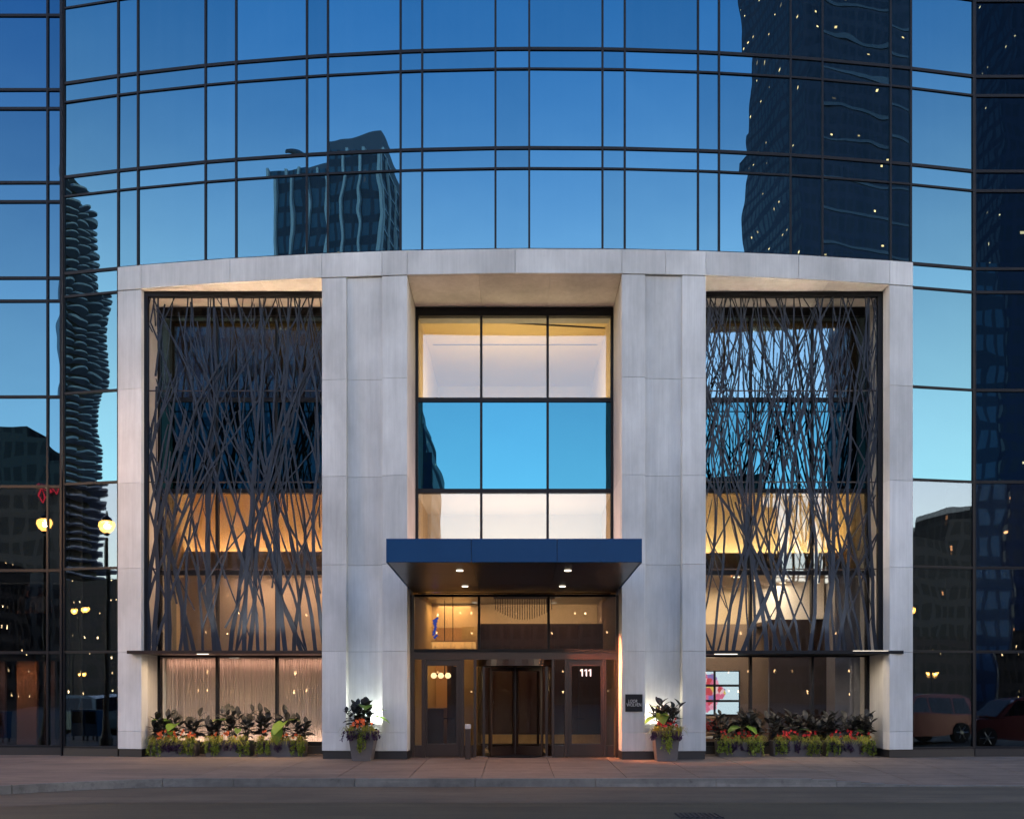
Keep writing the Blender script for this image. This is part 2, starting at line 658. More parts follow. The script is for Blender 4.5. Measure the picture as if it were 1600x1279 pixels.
# ---------------------------------------------------------------- stone portal
YG = 24.6                                     # plane of the windows in the openings
PZ = [0.20, 0.65, 2.64, 4.77, 6.94, 9.32, 11.82]
ZB, ZT = 11.83, 12.40
OPEN_L = (-9.46, -4.76)
OPEN_C = (-2.64, 2.60)
OPEN_R = (4.67, 9.37)
XL, XR = XC(184), XC(1426.5)


def plan(x):
    return (x, YC(x))


core = MB()


def core_block(x0, x1, z0, z1, inset, y1, n=6):
    xs = [x0 + (x1 - x0) * i / n for i in range(n + 1)]
    for xa, xb in zip(xs, xs[1:]):
        ya, yb = YC(xa) + inset, YC(xb) + inset
        core.add([(xa, ya, z0), (xb, yb, z0), (xb, y1, z0), (xa, y1, z0), (xa, ya, z1), (xb, yb, z1), (xb, y1, z1), (xa, y1, z1)],
                 [(0, 3, 2, 1), (4, 5, 6, 7), (0, 1, 5, 4), (2, 3, 7, 6)] + ([(3, 0, 4, 7)] if xa == xs[0] else []) + ([(1, 2, 6, 5)] if xb == xs[-1] else []))


PIERS = [(XL, OPEN_L[0]), (OPEN_L[1], OPEN_C[0]), (OPEN_C[1], OPEN_R[0]), (OPEN_R[1], XR)]
for a, b in PIERS:
    core_block(a + 0.03, b - 0.03, 0.2, ZB, 0.25, 26.0, 2)
core_block(XL + 0.03, XR - 0.03, ZB + 0.12, ZT - 0.01, 0.10, 26.0, 24)
portal = core.build('stone_portal', M_['joint'], hotel)
portal['label'] = 'pale streaked stone portal with four piers and a curved lintel band'

STRIPS = [(XL, OPEN_L[0], 0), (OPEN_L[1], XC(541), 0), (XC(541), XC(597), 1), (XC(597), OPEN_C[0], 0),
          (OPEN_C[1], XC(1008), 0), (XC(1008), XC(1066), 1), (XC(1066), OPEN_R[0], 0), (OPEN_R[1], XR, 0)]


def dep(z):
    return max(0.05, 0.24 - (z - 0.65) / (11.8 - 0.65) * 0.19)


for x0, x1, rec in STRIPS:
    for z0, z1 in zip(PZ, PZ[1:]):
        g = 0.0025
        if rec and z0 > 0.6:
            MB().bar(plan(x0 + 0.002), plan(x1 - 0.002), z0 + g, z1 - g, (-dep(z0), -dep(z1)), 0.36, ch=0.004).build('stone_panel', M_['stone'], portal)
        else:
            MB().bar(plan(x0 + g * 0.6), plan(x1 - g * 0.6), z0 + g, z1 - g, rnd.uniform(-0.002, 0.002), 0.30, ch=0.004).build('stone_panel', M_['stone'], portal)
# reveals: the cheeks of the openings
for x, s in ((OPEN_L[0], 1), (OPEN_L[1], -1), (OPEN_C[0], 1), (OPEN_C[1], -1), (OPEN_R[0], 1), (OPEN_R[1], -1)):
    for z0, z1 in zip(PZ, PZ[1:]):
        xa, xb = (x - 0.06, x) if s > 0 else (x, x + 0.06)
        if s > 0:
            xa, xb = x - 0.06, x - 0.001
        else:
            xa, xb = x + 0.001, x + 0.06
        MB().box(xa, xb, YC(x) + 0.302, 25.2, z0 + 0.003, z1 - 0.003).build('reveal_panel', M_['stone'], portal)
# lintel band
BX = [XL, OPEN_L[0], -7.1, OPEN_L[1], XC(597), OPEN_C[0], 0.0, OPEN_C[1], XC(1040), OPEN_R[0], 7.0, OPEN_R[1], XR]
for xa, xb in zip(BX, BX[1:]):
    MB().bar(plan(xa + 0.003), plan(xb - 0.003), ZB + 0.004, ZT, 0.012, 0.09, ch=0.008).build('stone_panel', M_['stone'], portal)
# soffits of the openings
for (xa, xb), n in ((OPEN_L, 3), (OPEN_C, 3), (OPEN_R, 3)):
    xs = [xa + (xb - xa) * i / n for i in range(n + 1)]
    for p, q in zip(xs, xs[1:]):
        p2, q2 = p + 0.003, q - 0.003
        MB().add([(p2, YC(p2) + 0.092, ZB), (q2, YC(q2) + 0.092, ZB), (q2, 25.2, ZB), (p2, 25.2, ZB),
                  (p2, YC(p2) + 0.092, ZB + 0.11), (q2, YC(q2) + 0.092, ZB + 0.11), (q2, 25.2, ZB + 0.11), (p2, 25.2, ZB + 0.11)],
                 [(0, 3, 2, 1), (4, 5, 6, 7), (0, 1, 5, 4), (1, 2, 6, 5), (2, 3, 7, 6), (3, 0, 4, 7)]).build('soffit_panel', M_['stone'], portal)
# black plinths
for a, b in PIERS:
    MB().bar(plan(a + 0.015), plan(b - 0.015), 0, 0.195, -0.03, 0.9).build('plinth', M_['plinth'], hotel)
# cover strip between stone and glass
m = MB()
for xa, xb in zip(BX, BX[1:]):
    m.bar(plan(xa), plan(xb), ZT + 0.002, ZT + 0.03, 0.0, 0.2)
m.build('flashing', M_['stone'], hotel)

# ================================================================ windows of the portal
def window(name, xs, zs, rows, label):
    """rows: material per row, bottom first"""
    fr = MB()
    x0, x1 = xs[0], xs[-1]
    fr.box(x0, x0 + 0.07, YG - 0.06, YG + 0.12, zs[0], zs[-1] + 0.22)
    fr.box(x1 - 0.07, x1, YG - 0.06, YG + 0.12, zs[0], zs[-1] + 0.22)
    fr.box(x0 + 0.07, x1 - 0.07, YG - 0.06, YG + 0.12, zs[-1], zs[-1] + 0.22)
    o = fr.build(name, M_['dark'], hotel)
    o['label'] = label
    for x in xs[1:-1]:
        MB().box(x - 0.032, x + 0.032, YG - 0.05, YG + 0.11, zs[0], zs[-1] - 0.001).build('mullion', M_['dark'], o)
    for z in zs[:-1]:
        MB().box(x0 + 0.071, x1 - 0.071, YG - 0.045, YG + 0.115, z - 0.055, z + 0.055).build('transom', M_['dark'], o)
    for (z0, z1), m in zip(zip(zs, zs[1:]), rows):
        for xa, xb in zip(xs, xs[1:]):
            pane((xa + 0.03, YG), (xb - 0.03, YG), z0 + 0.05, z1 - 0.004, m, o, d=0.0, jit=0.0006)
    return o


M_['vision_side'] = clear_glass('side_vision_glass', 0.50, (0.13, 0.27, 0.38), (0.75, 0.76, 0.74))
S_, V_ = M_['spandrel'], M_['vision']
win_c = window('window', [OPEN_C[0], -0.90, 0.86, OPEN_C[1]], [4.30, 6.96, 9.37, 11.58], [V_, S_, V_], 'tall three bay window above the canopy')
win_l = window('window', [OPEN_L[0], -7.90, -6.32, OPEN_L[1]], [0.27, 2.62, 4.79, 6.96, 9.37, 11.58], [M_['shop'], M_['shop'], V_, S_, M_['vision_side']], 'tall window behind the left branch screen')
win_r = window('window', [OPEN_R[0], 6.24, 7.87, OPEN_R[1]], [0.27, 2.62, 4.79, 6.96, 9.37, 11.58], [M_['shop'], M_['shop'], V_, S_, M_['vision_side']], 'tall window behind the right branch screen')
for (a, b) in (OPEN_L, OPEN_R):
    MB().box(a, b, YG - 0.04, YG + 0.3, 0.0, 0.21).build('plinth', M_['plinth'], hotel)

# ledges under the branch screens
led_l = MB().box(-9.72, OPEN_L[1] - 0.002, 23.22, YG - 0.07, 2.60, 2.68).build('ledge', M_['bronze'], hotel)
led_r = MB().box(OPEN_R[0] + 0.002, 9.72, 23.22, YG - 0.07, 2.60, 2.68).build('ledge', M_['dark'], hotel)
MB().box(8.45, 9.33, 23.20, 23.219, 2.665, 2.678).build('light_strip', emit('ledge_strip', (1.0, 0.85, 0.65), 1.3 * K), hotel)

# ---------------------------------------------------------------- rooms behind the glass
M_['room_warm'] = mat('warm_wall', (0.62, 0.50, 0.34), 0.8, var=0.05, scale=1.5)
M_['room_white'] = mat('pale_wall', (0.75, 0.72, 0.68), 0.8, var=0.03, scale=1.5)
M_['room_ochre'] = mat('ochre_ceiling', (0.60, 0.45, 0.22), 0.8, var=0.05, scale=1.5)
M_['room_orange'] = mat('orange_wall', (0.66, 0.44, 0.25), 0.75, var=0.08, scale=1.0, stretch=(1, 1, 0.2))
M_['room_taupe'] = mat('taupe_wall', (0.30, 0.23, 0.19), 0.8, var=0.08, scale=1.5)
M_['wood'] = mat('dark_wood', (0.04, 0.017, 0.010), 0.4, var=0.3, scale=3, stretch=(6, 6, 0.3))
M_['brown'] = mat('brown_wall', (0.26, 0.19, 0.145), 0.75, var=0.05)
M_['marble'] = mat('grey_marble', (0.20, 0.20, 0.24), 0.35, var=0.2, scale=2.5)
M_['floor'] = mat('lobby_floor', (0.12, 0.10, 0.09), 0.25, var=0.15)
M_['brass'] = mat('brass', (0.55, 0.33, 0.12), 0.3, 0.9, var=0.15)


def area(name, loc, rot, sx, sy, power, col, spread=180):
    l = bpy.data.lights.new(name, 'AREA')
    l.shape = 'RECTANGLE'
    l.size, l.size_y = sx, sy
    l.energy = power * LP
    l.color = col
    l.spread = R(spread)
    o = bpy.data.objects.new(name, l)
    C.objects.link(o)
    o.location = loc
    o.rotation_euler = rot
    return o


UPW = (math.pi, 0, 0)
DOWN = (0, 0, 0)
WARM = (1.0, 0.72, 0.40)
SOFT = (1.0, 0.82, 0.60)


def room(x0, x1, y0, y1, z0, z1, wall, ceil, floor, back=None):
    t = 0.1
    MB().box(x0, x1, y1, y1 + t, z0, z1).build('interior_wall', back or wall, hotel)
    MB().box(x0 - t, x0, y0, y1 + t, z0, z1).build('interior_wall', wall, hotel)
    MB().box(x1, x1 + t, y0, y1 + t, z0, z1).build('interior_wall', wall, hotel)
    MB().box(x0 - t, x1 + t, y0, y1 + t, z1 + 0.001, z1 + t).build('interior_ceiling', ceil, hotel)
    MB().box(x0 - t, x1 + t, y0, y1 + t, z0 - t, z0 - 0.001).build('interior_floor', floor, hotel)


yi = YG + 0.16
# upper rooms (third storey)
room(-2.66, 2.62, yi, 32.0, 9.40, 12.15, M_['room_warm'], M_['room_ochre'], M_['floor'])
MB().bar((-2.6, 26.05), (2.6, 26.8), 12.11, 12.145, 0.012, 0.012).build('ceiling_track', M_['dark'], hotel)
MB().box(-2.5, 2.5, 28.1, 28.12, 12.13, 12.149).build('ceiling_seam', M_['dark'], hotel)
for xk in (-1.75, 1.7):
    MB().box(xk - 0.006, xk + 0.006, 25.0, 26.3, 12.135, 12.149).build('ceiling_seam', M_['dark'], hotel)
area('room_lamp', (0, 26.8, 9.55), UPW, 4.6, 3.5, 90, (1.0, 0.74, 0.40))
room(-9.5, -4.7, yi, 31.0, 9.40, 12.15, M_['room_taupe'], M_['room_ochre'], M_['floor'])
area('room_lamp', (-6.6, 27.0, 9.55), UPW, 3.5, 2.5, 6, WARM)
room(4.63, 9.42, yi, 31.0, 9.40, 12.15, M_['room_taupe'], M_['room_ochre'], M_['floor'])
area('room_lamp', (6.2, 27.0, 9.55), UPW, 3.5, 2.5, 6, WARM)
# second storey, middle
room(-2.66, 2.62, yi, 28.2, 4.55, 7.02, M_['room_warm'], M_['room_white'], M_['floor'], M_['room_white'])
area('room_lamp', (0, 26.2, 4.7), UPW, 4.6, 2.5, 46, (1.0, 0.66, 0.42))
# left: cove wall over a panelled wall, curtain below
MB().box(-9.6, -4.6, 27.4, 27.5, 5.2, 7.9).build('cove_wall', M_['room_orange'], hotel)
MB().box(-9.6, -4.6, yi, 27.5, 7.9, 8.0).build('interior_ceiling', M_['room_warm'], hotel)
MB().box(-9.6, -9.5, yi, 27.4, 2.7, 7.9).build('interior_wall', M_['room_warm'], hotel)
MB().box(-4.7, -4.6, yi, 27.4, 2.7, 7.9).build('interior_wall', M_['room_warm'], hotel)
MB().box(-9.5, -4.7, 26.60, 26.68, 4.9, 5.66).build('cove_lip', M_['room_taupe'], hotel)
MB().box(-9.5, -4.7, 26.68, 27.4, 5.10, 5.2).build('cove_floor', M_['room_warm'], hotel)
MB().box(-9.5, -4.7, 26.95, 27.05, 5.21, 5.27).build('light_strip', emit('cove_strip', (1.0, 0.7, 0.3), 3 * K), hotel)
area('cove_lamp', (-7.1, 26.95, 5.3), (math.pi - R(18), 0, 0), 4.7, 0.25, 40, (1.0, 0.66, 0.34))
for k in range(3):
    xa = -9.5 + 1.6 * k
    MB().box(xa + 0.005, xa + 1.595, 26.3, 26.4, 2.7, 4.88).build('wall_panel', M_['room_taupe'], hotel)
MB().box(-9.6, -4.6, yi, 27.5, 2.55, 2.69).build('interior_floor', M_['floor'], hotel)
area('room_lamp', (-6.3, 25.4, 4.72), (R(25), 0, 0), 3.4, 0.4, 20, (1.0, 0.66, 0.42))
# right: double-height lobby
MB().box(4.6, 9.5, 27.4, 27.5, 5.2, 7.9).build('cove_wall', M_['room_warm'], hotel)
MB().box(4.6, 9.5, yi, 27.5, 7.9, 8.0).build('interior_ceiling', M_['room_warm'], hotel)
MB().box(4.52, 4.6, yi, 31.0, 0, 7.9).build('interior_wall', M_['room_warm'], hotel)
MB().box(9.42, 9.5, yi, 31.0, 0, 7.9).build('interior_wall', M_['room_ochre'], hotel)
MB().box(4.61, 9.41, 26.60, 26.68, 4.95, 5.62).build('cove_lip', M_['room_taupe'], hotel)
MB().box(4.61, 9.41, 26.68, 27.4, 5.10, 5.2).build('cove_floor', M_['room_warm'], hotel)
MB().box(4.61, 9.41, 26.95, 27.05, 5.21, 5.27).build('light_strip', emit('cove_strip_pale', (1.0, 0.8, 0.45), 3 * K), hotel)
area('cove_lamp', (7.0, 26.95, 5.3), (math.pi - R(18), 0, 0), 4.7, 0.25, 52, (1.0, 0.76, 0.42))
MB().box(4.61, 9.41, yi + 0.5, 31.0, 4.86, 4.94).build('interior_ceiling', M_['brown'], hotel)
MB().box(4.61, 9.40, 28.6, 28.7, 0, 3.72).build('interior_wall', M_['brown'], hotel)
MB().box(4.61, 9.41, 28.71, 28.8, 3.721, 4.86).build('interior_wall', M_['room_warm'], hotel)
MB().add([(7.4, 28.55, 3.72), (8.75, 26.3, 3.72), (8.85, 26.4, 3.72), (7.5, 28.65, 3.72),
          (7.4, 28.55, 4.86), (8.75, 26.3, 4.86), (8.85, 26.4, 4.86), (7.5, 28.65, 4.86)],
         [(0, 3, 2, 1), (4, 5, 6, 7), (0, 1, 5, 4), (1, 2, 6, 5), (2, 3, 7, 6), (3, 0, 4, 7)]).build('bulkhead', M_['room_white'], hotel)
MB().box(7.31, 9.41, 26.7, 26.8, 0, 3.72).build('interior_wall', M_['wood'], hotel)
MB().box(7.31, 9.41, 26.81, 28.59, 3.6, 3.71).build('interior_ceiling', M_['wood'], hotel)
MB().box(8.72, 9.40, 25.3, 26.0, 0, 4.85).build('column', M_['marble'], hotel)
MB().box(4.6, 9.42, yi, 31.0, -0.05, 0.02).build('interior_floor', M_['floor'], hotel)
area('room_lamp', (6.4, 27.6, 4.80), DOWN, 3.0, 0.7, 20, SOFT)
area('room_lamp', (6.0, 25.4, 4.80), (R(20), 0, 0), 2.4, 0.5, 14, (1.0, 0.75, 0.55))
em_down = emit('downlight_glow', (1.0, 0.82, 0.55), 3.0 * K)
for x, y in ((6.2, 26.0), (6.9, 26.8), (7.6, 26.2), (7.9, 27.4), (8.3, 25.8)):
    MB().lathe([(0.09, -0.02), (0.09, 0)], (x, y, 4.858), 12).build('downlight', em_down, hotel)

# ---------------------------------------------------------------- entrance
YD = 23.38                                    # door plane
BR = M_['bronze']
XD0, XD1 = OPEN_C[0] + 0.002, OPEN_C[1] - 0.002
fr = MB()
fr.box(XD0, XD0 + 0.10, YD - 0.05, YD + 0.10, 0, 4.08)
fr.box(XD1 - 0.07, XD1, YD - 0.05, YD + 0.10, 0, 4.08)
fr.box(XD0 + 0.10, XD1 - 0.07, YD - 0.07, YD + 0.14, 2.46, 2.64)
ent = fr.build('entrance_frame', BR, hotel)
MB().box(XD0 + 0.10, XD1 - 0.07, YD - 0.09, YD + 0.12, 2.642, 2.72).build('header', M_['dark'], ent)
MB().box(XD0 + 0.10, XD1 - 0.07, YD - 0.03, YD + 0.08, 4.04, 4.10).build('header', M_['dark'], ent)
XM1, XM2 = PX(748.5, YD), PX(857, YD)
tr = MB().box(XM1 - 0.03, XM1 + 0.03, YD - 0.04, YD + 0.08, 2.72, 4.04)
tr.box(XM2 - 0.03, XM2 + 0.03, YD - 0.04, YD + 0.08, 2.72, 4.04)
tro = tr.build('transom_window', M_['dark'], hotel)
M_['door_glass'] = clear_glass('door_glass', 0.10, (0.4, 0.45, 0.5), (0.86, 0.84, 0.80), amp=0.001)
M_['transom_glass'] = clear_glass('transom_glass', 0.22, (0.4, 0.45, 0.5), (0.80, 0.78, 0.74), amp=0.002)
for xa, xb in ((XD0 + 0.10, XM1 - 0.03), (XM1 + 0.03, XM2 - 0.03), (XM2 + 0.03, XD1 - 0.07)):
    pane((xa, YD), (xb, YD), 2.72, 4.04, M_['transom_glass'], tro, d=0.0, jit=0)


def dx(px):
    return PX(px, YD)


def door(pa, pb, ga, gb, hinge_right, label):
    """a framed glass door between two picture columns of the door plane"""
    f = MB()
    x0, x1, g0, g1 = dx(pa), dx(pb), dx(ga), dx(gb)
    f.box(x0, g0, YD - 0.03, YD + 0.03, 0.02, 2.455)
    f.box(g1, x1, YD - 0.03, YD + 0.03, 0.02, 2.455)
    f.box(g0, g1, YD - 0.03, YD + 0.03, 0.02, 0.34)
    f.box(g0, g1, YD - 0.03, YD + 0.03, 2.30, 2.455)
    o = f.build('door', BR, hotel)
    o['label'] = label
    pane((g0, YD), (g1, YD), 0.34, 2.30, M_['door_glass'], o, d=0.0, jit=0)
    hx = g1 - 0.05 if not hinge_right else g0 + 0.05
    s = -1 if not hinge_right else 1
    MB().tube([(hx, YD - 0.031, 0.98), (hx, YD - 0.10, 0.98), (hx + s * 0.28, YD - 0.10, 0.98), (hx + s * 0.28, YD - 0.031, 0.98)], 0.014, 8).build('handle', M_['dark'], o)
    return o


def lite(pa, pb, post_w=0.0):
    pane((dx(pa), YD), (dx(pb), YD), 0.30, 2.455, M_['door_glass'], ent, d=0.0, jit=0)
    MB().box(dx(pa), dx(pb), YD - 0.03, YD + 0.03, 0, 0.30).build('kick_panel', BR, ent)


lite(646, 659)
MB().box(dx(659), dx(665), YD - 0.05, YD + 0.06, 0, 2.455).build('post', BR, ent)
door_l = door(665.3, 719, 668, 713, False, 'left bronze framed glass door beside the card post')
MB().box(dx(719.3), dx(725), YD - 0.06, YD + 0.06, 0, 2.455).build('post', BR, ent)
lite(725.3, 740)
MB().box(dx(740.3), dx(744.5), YD - 0.06, YD + 0.06, 0, 2.455).build('post', BR, ent)
MB().box(dx(862), dx(866), YD - 0.06, YD + 0.06, 0, 2.455).build('post', BR, ent)
lite(866.3, 882)
MB().box(dx(882.3), dx(887), YD - 0.06, YD + 0.06, 0, 2.455).build('post', BR, ent)
door_r = door(887.3, 942, 893, 938.5, True, 'right bronze framed glass door carrying the number 111')
MB().box(dx(942.3), dx(947), YD - 0.05, YD + 0.06, 0, 2.455).build('post', BR, ent)
lite(947.3, 959)


def text(body, size, m, loc, name, parent=None, font_scale_x=1.0, spacing=1.0, extrude=0.003, shear=0.0):
    cu = bpy.data.curves.new(name, 'FONT')
    cu.body = body
    cu.size = size
    cu.extrude = extrude
    cu.shear = shear
    cu.space_character = spacing
    cu.align_x = 'CENTER'
    cu.align_y = 'CENTER'
    cu.resolution_u = 3
    tmp = bpy.data.objects.new('lettering', cu)
    C.objects.link(tmp)
    dg = bpy.context.evaluated_depsgraph_get()
    me = bpy.data.meshes.new_from_object(tmp.evaluated_get(dg))
    bpy.data.objects.remove(tmp)
    me.transform(Matrix.Translation(Vector(loc)) @ Matrix.Rotation(R(90), 4, 'X') @ Matrix.Diagonal((font_scale_x, 1, 1, 1)))
    me.materials.clear()
    me.materials.append(m)
    return put(name, me, parent)


M_['white'] = mat('white_vinyl', (0.8, 0.8, 0.8), 0.6, var=0.02)
nb = MB()
nz = 1.7 + (1077 - 1050.5) / F * YD
for k in (-1, 0, 1):
    nx_ = dx(915.5) + k * 0.105
    nb.box(nx_ - 0.006, nx_ + 0.026, YD - 0.039, YD - 0.033, nz - 0.088, nz + 0.088)
    nb.add([(nx_ - 0.044, YD - 0.039, nz + 0.062), (nx_ - 0.0065, YD - 0.039, nz + 0.088), (nx_ - 0.0065, YD - 0.039, nz + 0.056), (nx_ - 0.044, YD - 0.039, nz + 0.034),
            (nx_ - 0.044, YD - 0.033, nz + 0.062), (nx_ - 0.0065, YD - 0.033, nz + 0.088), (nx_ - 0.0065, YD - 0.033, nz + 0.056), (nx_ - 0.044, YD - 0.033, nz + 0.034)],
           [(0, 3, 2, 1), (4, 5, 6, 7), (0, 1, 5, 4), (1, 2, 6, 5), (2, 3, 7, 6), (3, 0, 4, 7)])
nb.build('number_lettering', emit('number_painted_glow', (0.85, 0.9, 1.0), 0.6 * K), door_r)  # plain white numerals; their brightness is put in as emission, no lamp behind

# revolving door
M_['wing_glass'] = clear_glass('revolving_door_glass', 0.045, (0.5, 0.55, 0.6), (0.97, 0.96, 0.95), amp=0.001)
RC = (-0.0, YD + 0.72)
rr = 0.97
rv = MB()
rv.lathe([(rr + 0.06, 0), (rr + 0.06, 0.16)], (RC[0], RC[1], 2.30), 40)
rev = rv.build('revolving_door', BR, hotel)
rev['label'] = 'bronze revolving door in the middle of the entrance'
for a0, a1 in ((R(150), R(215)), (R(-35), R(30))):
    g, k = MB(), MB()
    n = 12
    for i in range(n):
        p, q = a0 + (a1 - a0) * i / n, a0 + (a1 - a0) * (i + 1) / n
        A = (RC[0] + rr * math.cos(p), RC[1] + rr * math.sin(p))
        B = (RC[0] + rr * math.cos(q), RC[1] + rr * math.sin(q))
        g.bar(A, B, 0.28, 2.30, 0.006, 0.006)
        k.bar(A, B, 0.02, 0.28, 0.02, 0.02)
    g.build('drum_glass', M_['wing_glass'], rev)
    k.build('kick_panel', BR, rev)
    for a in (a0, a1):
        MB().box(RC[0] + rr * math.cos(a) - 0.03, RC[0] + rr * math.cos(a) + 0.03, RC[1] + rr * math.sin(a) - 0.03, RC[1] + rr * math.sin(a) + 0.03, 0.02, 2.30).build('post', BR, rev)
MB().tube([(RC[0], RC[1], 0.02), (RC[0], RC[1], 2.30)], 0.035, 10).build('central_shaft', BR, rev)
for k in range(4):
    a = R(48 + 90 * k)
    ca, sa = math.cos(a), math.sin(a)

    def rp(t):
        return (RC[0] + t * ca, RC[1] + t * sa)
    f = MB()
    f.bar(rp(0.04), rp(0.09), 0.03, 2.28, 0.02, 0.02)
    f.bar(rp(0.88), rp(0.94), 0.03, 2.28, 0.02, 0.02)
    f.bar(rp(0.09), rp(0.88), 0.03, 0.26, 0.02, 0.02)
    f.bar(rp(0.09), rp(0.88), 2.18, 2.28, 0.02, 0.02)
    w = f.build('door_wing', BR, rev)
    MB().bar(rp(0.09), rp(0.88), 0.26, 2.18, 0.005, 0.005).build('pane', M_['wing_glass'], w)
MB().lathe([(0.94, 0), (0.94, 0.012)], (RC[0], RC[1], 0.012), 32).build('floor_grate', M_['dark'], rev)

# lobby behind the doors
MB().box(-2.7, 2.7, YD + 0.12, 31, -0.05, 0.02).build('interior_floor', M_['floor'], hotel)
MB().box(-2.7, 2.7, YD + 0.12, 31, 4.36, 4.45).build('interior_ceiling', M_['soffit'], hotel)
MB().box(-1.10, 2.6, 27.0, 27.1, 0.02, 3.62).build('interior_wall', M_['wood'], hotel)
for k in range(5):
    MB().box(-0.95 + 0.7 * k, -0.27 + 0.7 * k, 26.955, 26.999, 0.45, 3.58).build('wall_panel', M_['wood'], hotel)
MB().box(-1.0, 2.55, 26.94, 26.999, 0.14, 0.40).build('kick_plate', M_['brass'], hotel)
MB().box(-2.7, 2.7, 28.9, 29.0, 3.63, 4.36).build('interior_wall', M_['room_warm'], hotel)
MB().box(-2.7, -2.6, YD + 0.12, 31, 0.02, 4.36).build('interior_wall', M_['room_ochre'], hotel)
MB().box(2.55, 2.65, YD + 0.12, 31, 0.02, 4.36).build('interior_wall', M_['room_taupe'], hotel)
MB().box(-2.6, 2.55, 30.5, 30.6, 0.02, 4.359).build('interior_wall', M_['room_orange'], hotel)
MB().box(-1.62, -1.12, 28.2, 28.3, 0.02, 3.62).build('interior_wall', M_['room_ochre'], hotel)
MB().box(-2.58, -2.10, 27.2, 28.6, 0.02, 1.15).build('interior_wall', M_['wood'], hotel)
MB().box(-2.15, -1.95, 29.3, 29.36, 0.02, 2.9).build('interior_wall', M_['wood'], hotel)
MB().box(-1.80, -1.62, 26.0, 26.06, 0.02, 2.35).build('interior_wall', M_['wood'], hotel)
area('lobby_lamp', (-1.9, 28.6, 4.3), DOWN, 1.0, 2.4, 20, (1.0, 0.58, 0.24))
area('lobby_lamp', (0.75, 27.6, 3.45), (R(140), 0, 0), 3.4, 0.3, 10, (1.0, 0.68, 0.4))
area('lobby_lamp', (0.4, 25.6, 4.3), DOWN, 2.5, 0.6, 5.0, (1.0, 0.58, 0.30))
pn = thing('globe_pendant', 'row of glowing globe lamps on a dark bar inside the left door', 'lamp', (-2.1, 27.6, 2.1))
MB().tube([(-2.45, 27.6, 2.16), (-1.78, 27.6, 2.16)], 0.02, 8).build('bar', M_['dark'], pn)
MB().tube([(-2.1, 27.6, 2.16), (-2.1, 27.6, 4.35)], 0.012, 6).build('rod', M_['dark'], pn)
for k in range(4):
    MB().lathe([(0.01, -0.085), (0.05, -0.075), (0.08, -0.04), (0.09, 0), (0.08, 0.04), (0.05, 0.075), (0.01, 0.085)], (-2.42 + 0.21 * k, 27.6, 2.12), 14).build('globe', emit('globe_glow', (1.0, 0.78, 0.45), 2.2 * K), pn, smooth=True)
# chandelier of crystal drops, and a comb of hanging rods
ch = thing('chandelier', 'gold crystal chandelier seen low in the left transom pane', 'chandelier', (-1.72, 25.6, 2.88))
MB().box(-2.32, -1.08, 25.45, 25.75, 3.02, 3.04).build('canopy_plate', M_['brass'], ch)
MB().tube([(-1.72, 25.6, 3.04), (-1.72, 25.6, 4.35)], 0.01, 6).build('rod', M_['dark'], ch)
dm = MB()
for k in range(240):
    x, y = rnd.uniform(-2.31, -1.09), rnd.uniform(25.46, 25.74)
    h = rnd.uniform(0.06, 0.2)
    dm.box(x - 0.008, x + 0.008, y - 0.008, y + 0.008, 3.015 - h, 3.015)
tag(dm.build('crystal_drops', emit('crystal_glow', (1.0, 0.62, 0.22), 1.1 * K), ch), kind='stuff')
ro = thing('rod_pendant', 'comb of thin dark rods hanging in the middle transom pane', 'pendant', (0.25, 25.8, 3.5))
for k in range(24):
    x = -0.55 + k * 0.068
    L = 0.30 + 0.28 * math.sin(math.pi * k / 23)
    MB().box(x - 0.009, x + 0.009, 25.78, 25.80, 4.22 - L, 4.22).build('rod', M_['dark'], ro)
MB().box(-0.6, 1.1, 25.75, 25.83, 4.22, 4.355).build('ceiling_plate', M_['dark'], ro)
bl = MB()
for k in range(7):
    bl.tube([(-2.30 + rnd.uniform(-0.03, 0.03), 26.2, 3.15 + 0.08 * k), (-2.22 + rnd.uniform(-0.05, 0.05), 26.2, 3.25 + 0.08 * k)], 0.035, 6)
tag(recentre(bl.build('glass_sculpture', emit('blue_glow', (0.05, 0.15, 1.0), 0.7 * K))), 'glowing blue glass sculpture hanging inside the left transom pane', 'sculpture')

# canopy over the entrance
YCF = 18.62
cx0, cx1 = PX(603, YCF), PX(1003.5, YCF)
cz0, cz1 = 4.255, 4.73
zb = 4.13                                     # soffit falls slightly towards the house
can = MB().add([(cx0 + 0.03, YCF + 0.03, cz0 + 0.04), (cx1 - 0.03, YCF + 0.03, cz0 + 0.04), (cx1 - 0.03, YD + 0.03, zb + 0.04), (cx0 + 0.03, YD + 0.03, zb + 0.04),
                (cx0 + 0.03, YCF + 0.03, cz1 - 0.01), (cx1 - 0.03, YCF + 0.03, cz1 - 0.01), (cx1 - 0.03, YG - 0.1, cz1 - 0.01), (cx0 + 0.03, YG - 0.1, cz1 - 0.01)],
               [(0, 3, 2, 1), (4, 5, 6, 7), (0, 1, 5, 4), (1, 2, 6, 5), (2, 3, 7, 6), (3, 0, 4, 7)]).build('canopy', M_['dark'], hotel)
can['label'] = 'deep navy metal canopy projecting over the entrance'
fx = [cx0, PX(736.5, YCF), PX(870.5, YCF), cx1]
for xa, xb in zip(fx, fx[1:]):
    MB().bar((xa + 0.005, YCF), (xb - 0.005, YCF), cz0, cz1, 0, 0.028, ch=0.006).build('fascia_panel', M_['navy'], can)
